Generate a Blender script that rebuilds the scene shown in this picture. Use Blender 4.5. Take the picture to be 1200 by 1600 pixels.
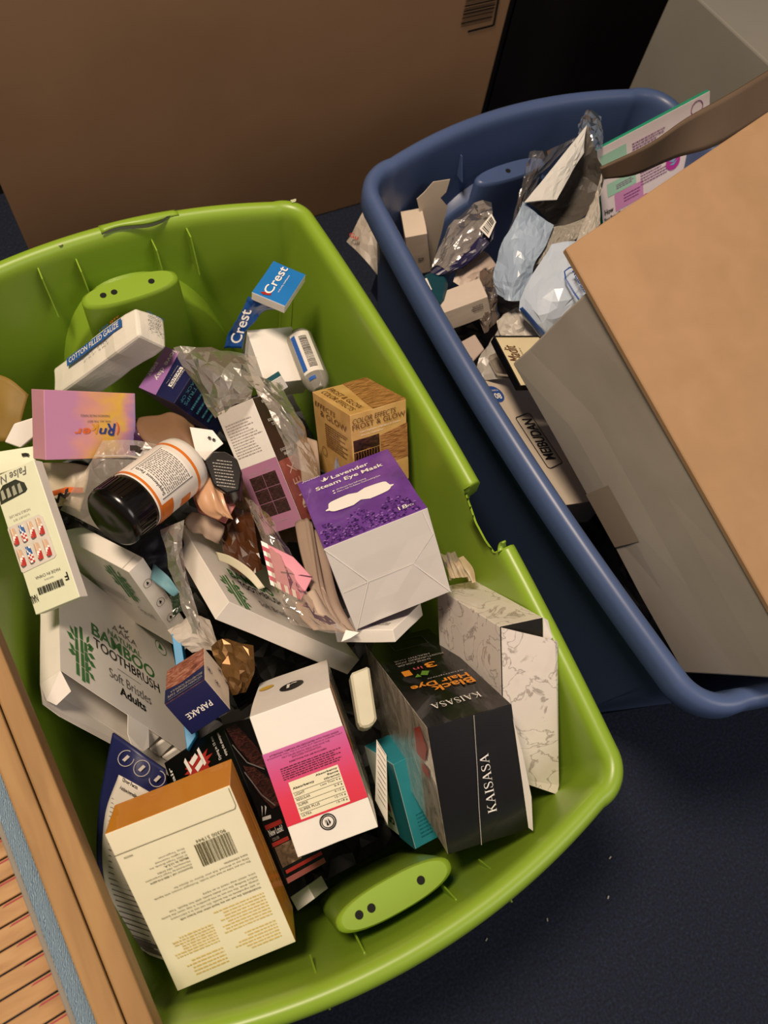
import bpy, bmesh, math, random
import numpy as np
from mathutils import Vector, Matrix, noise

# ------------------------------------------------------------------ clear
for o in list(bpy.data.objects):
    bpy.data.objects.remove(o, do_unlink=True)
scene = bpy.context.scene
COL = scene.collection

# ------------------------------------------------------------------ camera
CAM = Vector((-0.09245819, -0.28515153, 1.13646219))
RC = Matrix(((0.8919184090421304, -0.3659437002634697, 0.2656440472685867),
             (-0.4391639014202745, -0.8410087675381357, 0.3159736074632019),
             (0.10778042169651521, -0.3984839534554259, -0.9108204650409736)))
cam_d = bpy.data.cameras.new('camera')
cam_d.sensor_fit = 'HORIZONTAL'; cam_d.sensor_width = 36.0; cam_d.lens = 36.0
cam_d.clip_start = 0.02; cam_d.clip_end = 50
cam_d.dof.use_dof = True; cam_d.dof.focus_distance = 0.80; cam_d.dof.aperture_fstop = 9.0
cam = bpy.data.objects.new('camera', cam_d); COL.objects.link(cam)
m4 = Matrix.Identity(4)
for r in range(3):
    m4[r][0] = RC[r][0]; m4[r][1] = -RC[r][1]; m4[r][2] = -RC[r][2]; m4[r][3] = CAM[r]
cam.matrix_world = m4
scene.camera = cam

# ------------------------------------------------------------------ world, lamps, exposure
world = bpy.data.worlds.new('world'); scene.world = world; world.use_nodes = True
bg = world.node_tree.nodes['Background']
bg.inputs['Color'].default_value = (0.86, 0.80, 0.78, 1); bg.inputs['Strength'].default_value = 0.15

def area(name, loc, target, size, power, color, shape='DISK'):
    d = bpy.data.lights.new(name, 'AREA'); d.shape = shape; d.size = size
    d.energy = power; d.color = color
    o = bpy.data.objects.new(name, d); COL.objects.link(o)
    o.location = loc
    o.rotation_euler = (Vector(target) - Vector(loc)).to_track_quat('-Z', 'Y').to_euler()
    return o
area('ceiling_lamp', (-0.32, 0.34, 2.40), (0.05, 0.0, 0.3), 0.45, 46, (1.0, 0.80, 0.61))
area('front_fill', (0.9, -1.7, 2.2), (0.0, -0.1, 0.3), 1.1, 17, (1.0, 0.88, 0.80), 'SQUARE')  # added soft fill from the front, brightens faces the ceiling lamp misses
scene.view_settings.view_transform = 'Standard'
scene.view_settings.look = 'None'
scene.view_settings.exposure = 0.0
scene.view_settings.gamma = 1.0
scene.view_settings.use_curve_mapping = False

# ------------------------------------------------------------------ point helpers (1200 x 1600 frame)
def ray(px, py):
    return RC @ Vector((px - 600.0, py - 800.0, 1200.0))
def at(px, py, z):
    r = ray(px, py); return CAM + r * ((z - CAM.z) / r.z)
def at_plane(px, py, o, n):
    r = ray(px, py); n = Vector(n); return CAM + r * ((Vector(o) - CAM).dot(n) / r.dot(n))

# ------------------------------------------------------------------ materials
def lin(h):
    h = h.lstrip('#'); v = [int(h[i:i+2], 16) / 255 for i in (0, 2, 4)]
    return tuple((c / 12.92 if c <= .04045 else ((c + .055) / 1.055) ** 2.4) for c in v) + (1.0,)
MATS = {}
FILMS = set()
def base_mat(name):
    m = bpy.data.materials.new(name); m.use_nodes = True
    return m, m.node_tree, m.node_tree.nodes['Principled BSDF']
def mat(name, hexa, rough=.55, var=.06, scale=60, bump=.0, bscale=200, metal=0, coat=0, spec=.4, trans=0):
    """plain procedural surface: colour with faint noise variation and optional fine relief"""
    if name in MATS: return MATS[name]
    m, nt, b = base_mat(name); N = nt.nodes; L = nt.links
    tc = N.new('ShaderNodeTexCoord')
    nz = N.new('ShaderNodeTexNoise'); nz.inputs['Scale'].default_value = scale; nz.inputs['Detail'].default_value = 4
    L.new(tc.outputs['Object'], nz.inputs['Vector'])
    mx = N.new('ShaderNodeMix'); mx.data_type = 'RGBA'
    c = lin(hexa)
    mx.inputs[6].default_value = tuple(max(0, x * (1 - var * 2)) for x in c[:3]) + (1,)
    mx.inputs[7].default_value = tuple(min(1, x * (1 + var)) for x in c[:3]) + (1,)
    L.new(nz.outputs['Fac'], mx.inputs['Factor']); L.new(mx.outputs[2], b.inputs['Base Color'])
    b.inputs['Roughness'].default_value = rough; b.inputs['Metallic'].default_value = metal
    b.inputs['Specular IOR Level'].default_value = spec
    b.inputs['Coat Weight'].default_value = coat; b.inputs['Coat Roughness'].default_value = .12
    if trans:
        b.inputs['Subsurface Weight'].default_value = trans
        b.inputs['Subsurface Radius'].default_value = (.01, .01, .004)
    if bump:
        n2 = N.new('ShaderNodeTexNoise'); n2.inputs['Scale'].default_value = bscale; n2.inputs['Detail'].default_value = 3
        L.new(tc.outputs['Object'], n2.inputs['Vector'])
        bp = N.new('ShaderNodeBump'); bp.inputs['Strength'].default_value = bump; bp.inputs['Distance'].default_value = .002
        L.new(n2.outputs['Fac'], bp.inputs['Height']); L.new(bp.outputs['Normal'], b.inputs['Normal'])
    MATS[name] = m; return m
def ramp_mat(name, stops, src='noise', scale=8, rough=.5, dist=0, vec='UV', detail=4, mapscale=(1, 1, 1), maprot=0, coat=0, bump=0):
    """colour ramp driven by noise / wave / uv gradient: printed pictures, wood, hair"""
    if name in MATS: return MATS[name]
    m, nt, b = base_mat(name); N = nt.nodes; L = nt.links
    tc = N.new('ShaderNodeTexCoord'); mp = N.new('ShaderNodeMapping')
    mp.inputs['Scale'].default_value = mapscale; mp.inputs['Rotation'].default_value = (0, 0, maprot)
    L.new(tc.outputs[vec], mp.inputs['Vector'])
    if src == 'noise':
        t = N.new('ShaderNodeTexNoise'); t.inputs['Scale'].default_value = scale; t.inputs['Detail'].default_value = detail
        t.inputs['Distortion'].default_value = dist; out = t.outputs['Fac']; L.new(mp.outputs[0], t.inputs['Vector'])
    elif src == 'wave':
        t = N.new('ShaderNodeTexWave'); t.inputs['Scale'].default_value = scale; t.inputs['Distortion'].default_value = dist
        t.inputs['Detail'].default_value = detail; out = t.outputs['Fac']; L.new(mp.outputs[0], t.inputs['Vector'])
    else:
        t = N.new('ShaderNodeTexGradient'); L.new(mp.outputs[0], t.inputs['Vector']); out = t.outputs['Fac']
        if dist:
            nz = N.new('ShaderNodeTexNoise'); nz.inputs['Scale'].default_value = scale
            L.new(tc.outputs[vec], nz.inputs['Vector'])
            ad = N.new('ShaderNodeMath'); ad.operation = 'MULTIPLY_ADD'; ad.inputs[1].default_value = dist
            L.new(nz.outputs['Fac'], ad.inputs[0]); L.new(t.outputs['Fac'], ad.inputs[2])
            sb = N.new('ShaderNodeMath'); sb.operation = 'SUBTRACT'; sb.inputs[1].default_value = dist / 2
            L.new(ad.outputs[0], sb.inputs[0]); out = sb.outputs[0]
    cr = N.new('ShaderNodeValToRGB'); e = cr.color_ramp.elements
    while len(e) < len(stops): e.new(.5)
    for el, (p, h) in zip(e, stops): el.position = p; el.color = lin(h)
    L.new(out, cr.inputs['Fac']); L.new(cr.outputs['Color'], b.inputs['Base Color'])
    b.inputs['Roughness'].default_value = rough; b.inputs['Coat Weight'].default_value = coat
    b.inputs['Specular IOR Level'].default_value = .4
    if bump:
        bp = N.new('ShaderNodeBump'); bp.inputs['Strength'].default_value = bump; bp.inputs['Distance'].default_value = .003
        L.new(out, bp.inputs['Height']); L.new(bp.outputs['Normal'], b.inputs['Normal'])
    MATS[name] = m; return m
def film(name, tint='#ffffff', clear=.75, rough=.22, haze='#cfc8c0', bscale=40, bump=.5):
    """thin clear plastic: see-through with glossy creases and a little milky haze"""
    if name in MATS: return MATS[name]
    m = bpy.data.materials.new(name); m.use_nodes = True; nt = m.node_tree; N = nt.nodes; L = nt.links; FILMS.add(name)
    N.remove(N['Principled BSDF']); out = N['Material Output']
    tr = N.new('ShaderNodeBsdfTransparent'); tr.inputs['Color'].default_value = lin(tint)
    gl = N.new('ShaderNodeBsdfGlossy'); gl.inputs['Roughness'].default_value = rough
    df = N.new('ShaderNodeBsdfDiffuse'); df.inputs['Color'].default_value = lin(haze)
    lw = N.new('ShaderNodeLayerWeight'); lw.inputs['Blend'].default_value = .25
    tc = N.new('ShaderNodeTexCoord'); nz = N.new('ShaderNodeTexNoise'); nz.inputs['Scale'].default_value = bscale
    nz.inputs['Detail'].default_value = 3; L.new(tc.outputs['Object'], nz.inputs['Vector'])
    bp = N.new('ShaderNodeBump'); bp.inputs['Strength'].default_value = bump; bp.inputs['Distance'].default_value = .006
    L.new(nz.outputs['Fac'], bp.inputs['Height'])
    for s in (gl, df, lw): L.new(bp.outputs['Normal'], s.inputs['Normal'])
    m1 = N.new('ShaderNodeMixShader'); m1.inputs[0].default_value = 1 - clear
    L.new(tr.outputs[0], m1.inputs[1]); L.new(df.outputs[0], m1.inputs[2])
    mr = N.new('ShaderNodeMath'); mr.operation = 'MULTIPLY_ADD'; mr.inputs[1].default_value = .7; mr.inputs[2].default_value = .05
    L.new(lw.outputs['Fresnel'], mr.inputs[0])
    m2 = N.new('ShaderNodeMixShader'); L.new(mr.outputs[0], m2.inputs[0]); L.new(m1.outputs[0], m2.inputs[1]); L.new(gl.outputs[0], m2.inputs[2])
    L.new(m2.outputs[0], out.inputs['Surface'])
    MATS[name] = m; return m

# ------------------------------------------------------------------ mesh helpers
def tag(o, label=None, cat=None, group=None, kind=None):
    if label: o['label'] = label
    if cat: o['category'] = cat
    if group: o['group'] = group
    if kind: o['kind'] = kind
    return o
def link(name, me, parent=None, mw=None):
    o = bpy.data.objects.new(name, me); COL.objects.link(o)
    if parent is not None: o.parent = parent
    elif mw is not None: o.matrix_world = mw
    return o
def mesh(name, verts, faces, mats, parent=None, mw=None, fm=None, smooth=False, uvs=None):
    me = bpy.data.meshes.new(name); me.from_pydata([tuple(v) for v in verts], [], faces)
    for m in (mats if isinstance(mats, (list, tuple)) else [mats]): me.materials.append(m)
    if fm: me.polygons.foreach_set('material_index', fm)
    if smooth: me.polygons.foreach_set('use_smooth', [True] * len(me.polygons))
    if uvs is not None:
        ul = me.uv_layers.new(name='UVMap')
        for p in me.polygons:
            for li, vi in zip(p.loop_indices, p.vertices): ul.data[li].uv = uvs[vi]
    me.update()
    return link(name, me, parent, mw)
class MB:
    def __init__(s): s.v = []; s.f = []; s.m = []
    def quadbox(s, P, mi=0):
        n = len(s.v); s.v += [Vector(p) for p in P]
        for q in ((0, 3, 2, 1), (4, 5, 6, 7), (0, 1, 5, 4), (1, 2, 6, 5), (2, 3, 7, 6), (3, 0, 4, 7)):
            s.f.append(tuple(n + i for i in q)); s.m.append(mi)
    def box(s, lo, hi, mi=0):
        (a, b, c), (d, e, f) = lo, hi
        s.quadbox([(a, b, c), (d, b, c), (d, e, c), (a, e, c), (a, b, f), (d, b, f), (d, e, f), (a, e, f)], mi)
    def poly(s, pts, mi=0):
        n = len(s.v); s.v += [Vector(p) for p in pts]; s.f.append(tuple(range(n, n + len(pts)))); s.m.append(mi)
    def build(s, name, mats, parent=None, mw=None, smooth=False):
        return mesh(name, s.v, s.f, mats, parent, mw, s.m, smooth)
def bevel(o, w=.0008, seg=2):
    md = o.modifiers.new('bevel', 'BEVEL'); md.width = w; md.segments = seg; md.limit_method = 'ANGLE'; return o
def solid(o, t=.0006, off=0):
    md = o.modifiers.new('thickness', 'SOLIDIFY'); md.thickness = t; md.offset = off; return o
def frac_noise(p, s, seed=0):
    return noise.noise(Vector((p[0] * s + seed * 7.3, p[1] * s - seed * 3.1, p[2] * s + seed)))

def carton_mesh(name, d, mats, jitter=.0004, cuts=3, seed=0, skip=''):
    """bevelled, faintly dented cuboid; mats keyed by face F B T D L R (D = bottom) or *"""
    bm = bmesh.new(); bmesh.ops.create_cube(bm, size=1.0)
    for v in bm.verts: v.co = Vector((v.co.x * d[0], v.co.y * d[1], v.co.z * d[2]))
    def side(n):
        a = max(range(3), key=lambda i: abs(n[i]))
        return ('RL', 'TD', 'FB')[a][0 if n[a] > 0 else 1]
    keys = []; ml = []
    for k in 'FBTDLR':
        mm = mats.get(k, mats['*'])
        if mm not in ml: ml.append(mm)
        keys.append((k, ml.index(mm)))
    kd = dict(keys)
    if skip:
        bm.normal_update()
        bmesh.ops.delete(bm, geom=[f for f in bm.faces if side(f.normal) in skip], context='FACES')
    if cuts: bmesh.ops.subdivide_edges(bm, edges=bm.edges[:], cuts=cuts, use_grid_fill=True)
    bm.normal_update()
    for f in bm.faces: f.material_index = kd[side(f.normal)]
    uv = bm.loops.layers.uv.new('UVMap')
    for f in bm.faces:
        k = side(f.normal)
        for l in f.loops:
            c = l.vert.co
            x, y, z = c.x / d[0] + .5, c.y / d[1] + .5, c.z / d[2] + .5
            l[uv].uv = {'F': (x, y), 'B': (1 - x, y), 'T': (x, 1 - z), 'D': (x, z), 'R': (1 - z, y), 'L': (z, y)}[k]
    if jitter:
        for v in bm.verts:
            n = v.normal
            v.co += n * jitter * 2 * frac_noise(v.co, 28, seed + 1)
    me = bpy.data.meshes.new(name); bm.to_mesh(me); bm.free()
    for mm in ml: me.materials.append(mm)
    return me
FACE = {'F': ((0, 0, .5), (1, 0, 0), (0, 1, 0)), 'B': ((0, 0, -.5), (-1, 0, 0), (0, 1, 0)),
        'T': ((0, .5, 0), (1, 0, 0), (0, 0, -1)), 'D': ((0, -.5, 0), (1, 0, 0), (0, 0, 1)),
        'R': ((.5, 0, 0), (0, 0, -1), (0, 1, 0)), 'L': ((-.5, 0, 0), (0, 0, 1), (0, 1, 0))}
class Pack:
    """a box-like package: root mesh plus printed parts laid on its faces in face fractions"""
    def __init__(s, name, label, cat, fit, mats, group=None, jitter=.0004, skip='', bev=.0007, cuts=3):
        M, d = FIT[fit] if isinstance(fit, str) else fit
        s.d = Vector(d); s.mw = M
        me = carton_mesh(name, d, mats, jitter, cuts, seed=len(bpy.data.objects) % 97, skip=skip)
        s.o = link(name, me, None, M); tag(s.o, label, cat, group)
        if skip: solid(s.o, .0009)
        elif bev: bevel(s.o, bev)
    def fr(s, f):
        o, u, v = (Vector(x) for x in FACE[f]); d = s.d
        o = Vector((o.x * d.x, o.y * d.y, o.z * d.z))
        W = abs(u.dot(d)); H = abs(v.dot(d)); return o, u, v, u.cross(v), W, H
    def pt(s, f, a, b, off=.0006):
        o, u, v, n, W, H = s.fr(f); return o + u * ((a - .5) * W) + v * ((b - .5) * H) + n * off
    def panel(s, f, rect, m, name='printed_panel', off=.0006, nu=1):
        if len(rect) == 4 and not hasattr(rect[0], '__len__'):
            a, b, c, d = rect; pts = [(a, b), (c, b), (c, d), (a, d)]
        else: pts = rect
        us = [p[0] for p in pts]; vs = [p[1] for p in pts]
        du = max(us) - min(us) or 1; dv = max(vs) - min(vs) or 1
        uv = [((p[0] - min(us)) / du, (p[1] - min(vs)) / dv) for p in pts]
        return mesh(name, [s.pt(f, *p, off) for p in pts], [tuple(range(len(pts)))], m, s.o, uvs=uv)
    def text(s, f, rect, body, m, rot=0, bold=0, shear=0, name='lettering', off=.0010, keep=False):
        TEXTS.append((s.o, s.fr(f), rect, body, m, rot, bold, shear, name, off, keep, None))
    def polys(s, f, plist, m, name, off=.0009):
        b = MB()
        for p in plist: b.poly([s.pt(f, *q, off) for q in p])
        return b.build(name, m, s.o)
    def lines(s, f, segs, m, w=.0006, name='fold_line', off=.0009):
        o, u, v, n, W, H = s.fr(f); b = MB()
        for (p, q) in segs:
            P, Q = s.pt(f, *p, off), s.pt(f, *q, off); t = (Q - P).normalized().cross(n) * (w / 2)
            b.poly([P - t, Q - t, Q + t, P + t])
        return b.build(name, m, s.o)
    def fine(s, f, rect, n, m, seed=0, rot=0, fill=.55, ragged=.35, name='fine_print'):
        """rows of tiny illegible print"""
        rnd = random.Random(seed); a, b, c, d = rect; o, u, v, nn, W, H = s.fr(f); ps = []
        if rot in (90, -90):
            n_rows = n; st = (c - a) / n
            for i in range(n):
                x0 = a + i * st; e = d - (d - b) * ragged * rnd.random(); y = b
                while y < e:
                    w = (.0012 + rnd.random() * .004) / H; y2 = min(y + w, e)
                    ps.append([(x0, y), (x0 + st * fill, y), (x0 + st * fill, y2), (x0, y2)]); y = y2 + .0007 / H
        else:
            st = (d - b) / n
            for i in range(n):
                y0 = b + i * st; cut = (c - a) * ragged * rnd.random()
                x, e = (a + cut, c) if rot == 180 else (a, c - cut)
                while x < e:
                    w = (.0012 + rnd.random() * .004) / W; x2 = min(x + w, e)
                    ps.append([(x, y0), (x2, y0), (x2, y0 + st * fill), (x, y0 + st * fill)]); x = x2 + .0007 / W
        return s.polys(f, ps, m, name)
    def barcode(s, f, rect, m, seed=0, vertical=False, back=None, name='barcode'):
        rnd = random.Random(seed); a, b, c, d = rect; ps = []; x = 0.0
        if back: s.panel(f, (a - .03, b - .03, c + .03, d + .03), back, 'barcode_label', .0007)
        while x < 1:
            w = rnd.choice((.012, .012, .024, .036)); x2 = min(1, x + w)
            if vertical: ps.append([(a, b + (d - b) * x), (c, b + (d - b) * x), (c, b + (d - b) * x2), (a, b + (d - b) * x2)])
            else: ps.append([(a + (c - a) * x, b), (a + (c - a) * x2, b), (a + (c - a) * x2, d), (a + (c - a) * x, d)])
            x = x2 + rnd.choice((.012, .012, .024))
        return s.polys(f, ps, m, name, .0010)
    def ring(s, f, c, r, w, m, name='icon_ring', off=.0010, asp=1):
        o, u, v, n, W, H = s.fr(f); C = s.pt(f, *c, off); b = MB(); k = 28
        for i in range(k):
            t0, t1 = 2 * math.pi * i / k, 2 * math.pi * (i + 1) / k
            e = lambda t, rr: C + u * (rr * math.cos(t)) + v * (rr * asp * math.sin(t))
            b.poly([e(t0, r - w), e(t1, r - w), e(t1, r), e(t0, r)] if w < r else [C, e(t0, r), e(t1, r)])
        return b.build(name, m, s.o)
TEXTS = []
def flush_texts():
    """turn all lettering into flat print meshes fitted to their rectangles"""
    tmp = []
    for T in TEXTS:
        c = bpy.data.curves.new('lettering', 'FONT'); c.body = T[3]; c.resolution_u = 3; c.fill_mode = 'FRONT'
        c.offset = T[6]; c.shear = T[7]; c.align_x = 'LEFT'
        o = bpy.data.objects.new('lettering', c); COL.objects.link(o); tmp.append(o)
    bpy.context.view_layer.update(); dg = bpy.context.evaluated_depsgraph_get()
    merged = {}
    for T, o in zip(TEXTS, tmp):
        par, (org, u, v, n, W, H), rect, body, m, rot, bold, sh, name, off, keep, warp = T
        me = bpy.data.meshes.new_from_object(o.evaluated_get(dg))
        co = np.empty(len(me.vertices) * 3); me.vertices.foreach_get('co', co); co = co.reshape(-1, 3)
        if len(co):
            lo, hi = co.min(0), co.max(0); sz = np.maximum(hi - lo, 1e-6)
            a, b, c, d = rect; q = (co - lo) / sz
            if keep:   # uniform scale, centred in the rectangle
                rw, rh = (c - a) * W, (d - b) * H
                if rot in (90, -90): rw, rh = rh, rw
                k = min(rw / sz[0], rh / sz[1])
                q[:, 0] = .5 + (q[:, 0] - .5) * k * sz[0] / rw; q[:, 1] = .5 + (q[:, 1] - .5) * k * sz[1] / rh
            x, y = q[:, 0], q[:, 1]
            if rot == 180: x, y = 1 - x, 1 - y
            elif rot == 90: x, y = 1 - y, x
            elif rot == -90: x, y = y, 1 - x
            fu = (a + (c - a) * x - .5) * W; fv = (b + (d - b) * y - .5) * H
            if warp: P = [warp(A, B) for A, B in zip(fu, fv)]
            else: P = [org + u * A + v * B + n * off for A, B in zip(fu, fv)]
            key = len(merged)
            V, Fc, _, _, _ = merged.setdefault(key, ([], [], par, m, name)); n0 = len(V)
            V += P; Fc += [tuple(n0 + i for i in p.vertices) for p in me.polygons]
        bpy.data.meshes.remove(me)
    for o in tmp:
        c = o.data; bpy.data.objects.remove(o); bpy.data.curves.remove(c)
    for (V, Fc, par, m, name) in merged.values():
        mesh(name, V, Fc, m, par)

def catmull(P, t):
    n = len(P) - 1; x = t * n; i = min(int(x), n - 1); f = x - i
    p0 = P[max(i - 1, 0)] if i > 0 else P[0] * 2 - P[1]
    p1, p2 = P[i], P[i + 1]
    p3 = P[i + 2] if i + 2 <= n else P[n] * 2 - P[n - 1]
    return .5 * (2 * p1 + (p2 - p0) * f + (2 * p0 - 5 * p1 + 4 * p2 - p3) * f * f + (3 * p1 - p0 - 3 * p2 + p3) * f * f * f)
def ridged(p, s, seed):
    return (1 - 2 * abs(frac_noise(p, s, seed))) + .5 * (1 - 2 * abs(frac_noise(p, s * 2.3, seed + 5)))
def sheet(name, rows, m, nu=26, nv=26, amp=.003, sc=22, thick=.0006, seed=0, label=None, cat=None, group=None, kind=None, parent=None, edge=True, fine=0, facet=0, fold=0):
    """soft sheet through a grid of points, crumpled with ridged noise; origin at its first point"""
    rows = [[Vector(p) for p in r] for r in rows]; org = rows[0][0].copy() if parent is None else Vector()
    rows = [[p - org for p in r] for r in rows]
    G = []
    for j in range(nv + 1):
        t = j / nv; ctl = [catmull([r[min(k, len(r) - 1)] for r in rows], t) for k in range(len(rows[0]))]
        G.append([catmull(ctl, i / nu) for i in range(nu + 1)])
    V = []; UV = []
    for j in range(nv + 1):
        for i in range(nu + 1):
            a = G[j][min(i + 1, nu)] - G[j][max(i - 1, 0)]; b = G[min(j + 1, nv)][i] - G[max(j - 1, 0)][i]
            n = a.cross(b)
            n = n.normalized() if n.length > 1e-9 else Vector((0, 0, 1))
            p = G[j][i]
            if fold: k = amp * 1.5 * noise.noise(Vector((i / nu * fold + .8 * frac_noise(p, 9, seed), j / nv * .8, seed * 1.7))) + amp * .5 * noise.noise(Vector((i / nu * fold * 2.3, j / nv * 1.5, seed * 2.7)))
            else: k = amp * (ridged(p, sc, seed) - .6) + fine * frac_noise(p, sc * 6, seed + 9)
            if facet and 0 < i < nu and 0 < j < nv:
                jr = random.Random(seed * 7919 + j * 131 + i)
                p = p + a * (jr.random() - .5) * .35 + b * (jr.random() - .5) * .35; k = (k * .6 + facet * (jr.random() - .5))
            V.append(p + n * k); UV.append((i / nu, j / nv))
    Fc = [(j * (nu + 1) + i, j * (nu + 1) + i + 1, (j + 1) * (nu + 1) + i + 1, (j + 1) * (nu + 1) + i) for j in range(nv) for i in range(nu)]
    if facet: Fc = [t for k_, (a_, b_, c_, d_) in enumerate(Fc) for t in (((a_, b_, c_), (a_, c_, d_)) if (k_ * 7 + seed) % 3 else ((a_, b_, d_), (b_, c_, d_)))]
    o = mesh(name, V, Fc, m, parent, None if parent is not None else Matrix.Translation(org), smooth=not facet, uvs=UV)
    if thick and m.name not in FILMS: solid(o, thick)
    if label: tag(o, label, cat, group, kind)
    return o
def blob(name, loc, rad, m, amp=.2, sc=3.0, seed=0, sub=4, rot=(0, 0, 0), label=None, cat=None, kind=None, smooth=True, fine=0):
    bm = bmesh.new(); bmesh.ops.create_icosphere(bm, subdivisions=sub, radius=1)
    for v in bm.verts:
        k = 1 + amp * (ridged(v.co, sc, seed) - .7) + fine * frac_noise(v.co, sc * 5, seed)
        v.co = v.co * k
        v.co = Vector((v.co.x * rad[0], v.co.y * rad[1], v.co.z * rad[2]))
    me = bpy.data.meshes.new(name); bm.to_mesh(me); bm.free(); me.materials.append(m)
    if smooth: me.polygons.foreach_set('use_smooth', [True] * len(me.polygons))
    from mathutils import Euler
    o = link(name, me, None, Matrix.Translation(Vector(loc)) @ Euler(rot).to_matrix().to_4x4())
    return tag(o, label, cat, None, kind)
def tube_lathe(prof, seg=40):
    V = []; F = []
    for r, z in prof:
        for i in range(seg):
            a = 2 * math.pi * i / seg; V.append((r * math.cos(a), r * math.sin(a), z))
    for j in range(len(prof) - 1):
        for i in range(seg):
            k = (i + 1) % seg; F.append((j * seg + i, j * seg + k, (j + 1) * seg + k, (j + 1) * seg + i))
    return V, F
def frame_along(p0, p1, up=(0, 0, 1)):
    z = (Vector(p1) - Vector(p0)).normalized(); x = Vector(up).cross(z).normalized(); y = z.cross(x)
    M = Matrix((x, y, z)).transposed().to_4x4(); M.translation = Vector(p0); return M
def quad_slab(name, corners, t, m, label=None, cat=None, parent=None, group=None, bev=.0005, kind=None):
    """thin flat piece from four (or more) corner points with thickness t behind"""
    P = [Vector(c) for c in corners]; org = P[0].copy() if parent is None else Vector()
    P = [p - org for p in P]; n = (P[1] - P[0]).cross(P[-1] - P[0]).normalized()
    if n.dot((CAM - org if parent is None else n) - P[0]) < 0: n = -n
    k = len(P); V = P + [p - n * t for p in P]
    F = [tuple(range(k)), tuple(range(2 * k - 1, k - 1, -1))] + [(i, i + k, (i + 1) % k + k, (i + 1) % k) for i in range(k)]
    uv = [(0, 0), (1, 0), (1, 1), (0, 1)] * 2 if k == 4 else None
    o = mesh(name, V, F, m, parent, None if parent is not None else Matrix.Translation(org), uvs=uv)
    if bev: bevel(o, bev, 1)
    if label: tag(o, label, cat, group, kind)
    return o

# ------------------------------------------------------------------ measured poses: centre, axes (x right, y up, z out of the front), size
FIT = {}
def pose(n, c, m, d):
    M = Matrix(((m[0], m[1], m[2], c[0]), (m[3], m[4], m[5], c[1]), (m[6], m[7], m[8], c[2]), (0, 0, 0, 1))); FIT[n] = (M, d)
pose('yellow', (-0.1693, -0.2699, 0.3825), (0.9847, 0.0009, -0.1745, -0.0935, 0.8472, -0.5229, 0.1474, 0.5312, 0.8343), (0.1072, 0.1615, 0.0449))
pose('tampon', (-0.0376, -0.2111, 0.3315), (0.9818, 0.0511, -0.1828, -0.1150, 0.9263, -0.3587, 0.1510, 0.3732, 0.9154), (0.0777, 0.1369, 0.1357))
pose('kaisasa', (0.0897, -0.2430, 0.3181), (0.9829, 0.1631, -0.0861, -0.1839, 0.8335, -0.5210, -0.0132, 0.5279, 0.8492), (0.0801, 0.1241, 0.2465))
pose('marble', (0.1598, -0.2189, 0.3421), (0.9683, 0.2484, 0.0281, -0.1811, 0.7745, -0.6061, -0.1723, 0.5818, 0.7949), (0.0478, 0.1558, 0.1351))
pose('lavender', (0.1019, -0.0459, 0.3895), (0.9844, -0.0862, -0.1533, -0.0707, 0.6041, -0.7938, 0.1610, 0.7922, 0.5886), (0.1053, 0.1079, 0.1335))
pose('tb2', (-0.0162, -0.0277, 0.2682), (0.5735, -0.0730, 0.8159, -0.3988, 0.8451, 0.3560, -0.7155, -0.5296, 0.4556), (0.2054, 0.1631, 0.0228))
pose('tb3', (-0.1688, 0.0803, 0.2436), (0.4695, -0.1220, -0.8744, -0.7633, 0.4417, -0.4715, 0.4438, 0.8888, 0.1143), (0.2000, 0.1480, 0.0214))
pose('tb1', (-0.1942, -0.0191, 0.2431), (0.3552, 0.0997, 0.9294, -0.5171, 0.8493, 0.1065, -0.7787, -0.5184, 0.3533), (0.2034, 0.1873, 0.0239))
pose('nails', (-0.2038, 0.0840, 0.3974), (0.9174, 0.0513, -0.3948, -0.1459, 0.9660, -0.2133, 0.3704, 0.2533, 0.8937), (0.0495, 0.1434, 0.0146))
pose('rnker', (-0.1247, 0.1966, 0.3853), (0.7970, 0.3594, 0.4855, 0.0382, 0.7722, -0.6343, -0.6028, 0.5240, 0.6017), (0.1050, 0.0713, 0.0256))
pose('toner', (0.0480, 0.1014, 0.3332), (0.7204, -0.0182, -0.6933, -0.3037, 0.8905, -0.3389, 0.6235, 0.4547, 0.6360), (0.0542, 0.1500, 0.0496))
pose('frost', (0.1524, 0.0817, 0.3592), (0.9815, 0.1383, 0.1326, 0.0273, 0.5839, -0.8113, -0.1896, 0.7999, 0.5693), (0.0718, 0.0992, 0.0853))
pose('parake', (-0.1192, -0.1133, 0.3583), (0.9534, -0.2562, -0.1595, 0.0855, 0.7361, -0.6715, 0.2894, 0.6265, 0.7237), (0.0442, 0.0430, 0.0604))
pose('loveday', (0.0031, 0.2503, 0.2971), (0.3713, 0.7944, -0.4807, -0.7942, 0.5399, 0.2788, 0.4810, 0.2782, 0.8314), (0.0754, 0.0608, 0.0800))
pose('hairdye', (-0.1247, -0.2313, 0.2779), (0.6223, -0.0074, 0.7828, -0.0097, 0.9998, 0.0172, -0.7827, -0.0183, 0.6221), (0.0655, 0.1619, 0.0898))
pose('teal', (0.0364, -0.2838, 0.2536), (0.9825, 0.1008, 0.1566, -0.0144, 0.8795, -0.4756, -0.1857, 0.4651, 0.8656), (0.0313, 0.0969, 0.0716))
pose('cartonR', (0.4805, -0.1387, 0.4936), (0.0830, -0.0135, -0.9965, -0.9646, -0.2523, -0.0769, -0.2504, 0.9675, -0.0340), (0.3801, 0.1780, 0.3000))
pose('gauze', (-0.0759, 0.3084, 0.3320), (0.7266, 0.2510, -0.6396, -0.1938, 0.9680, 0.1596, 0.6592, 0.0080, 0.7520), (0.1600, 0.0412, 0.0403))
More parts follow.
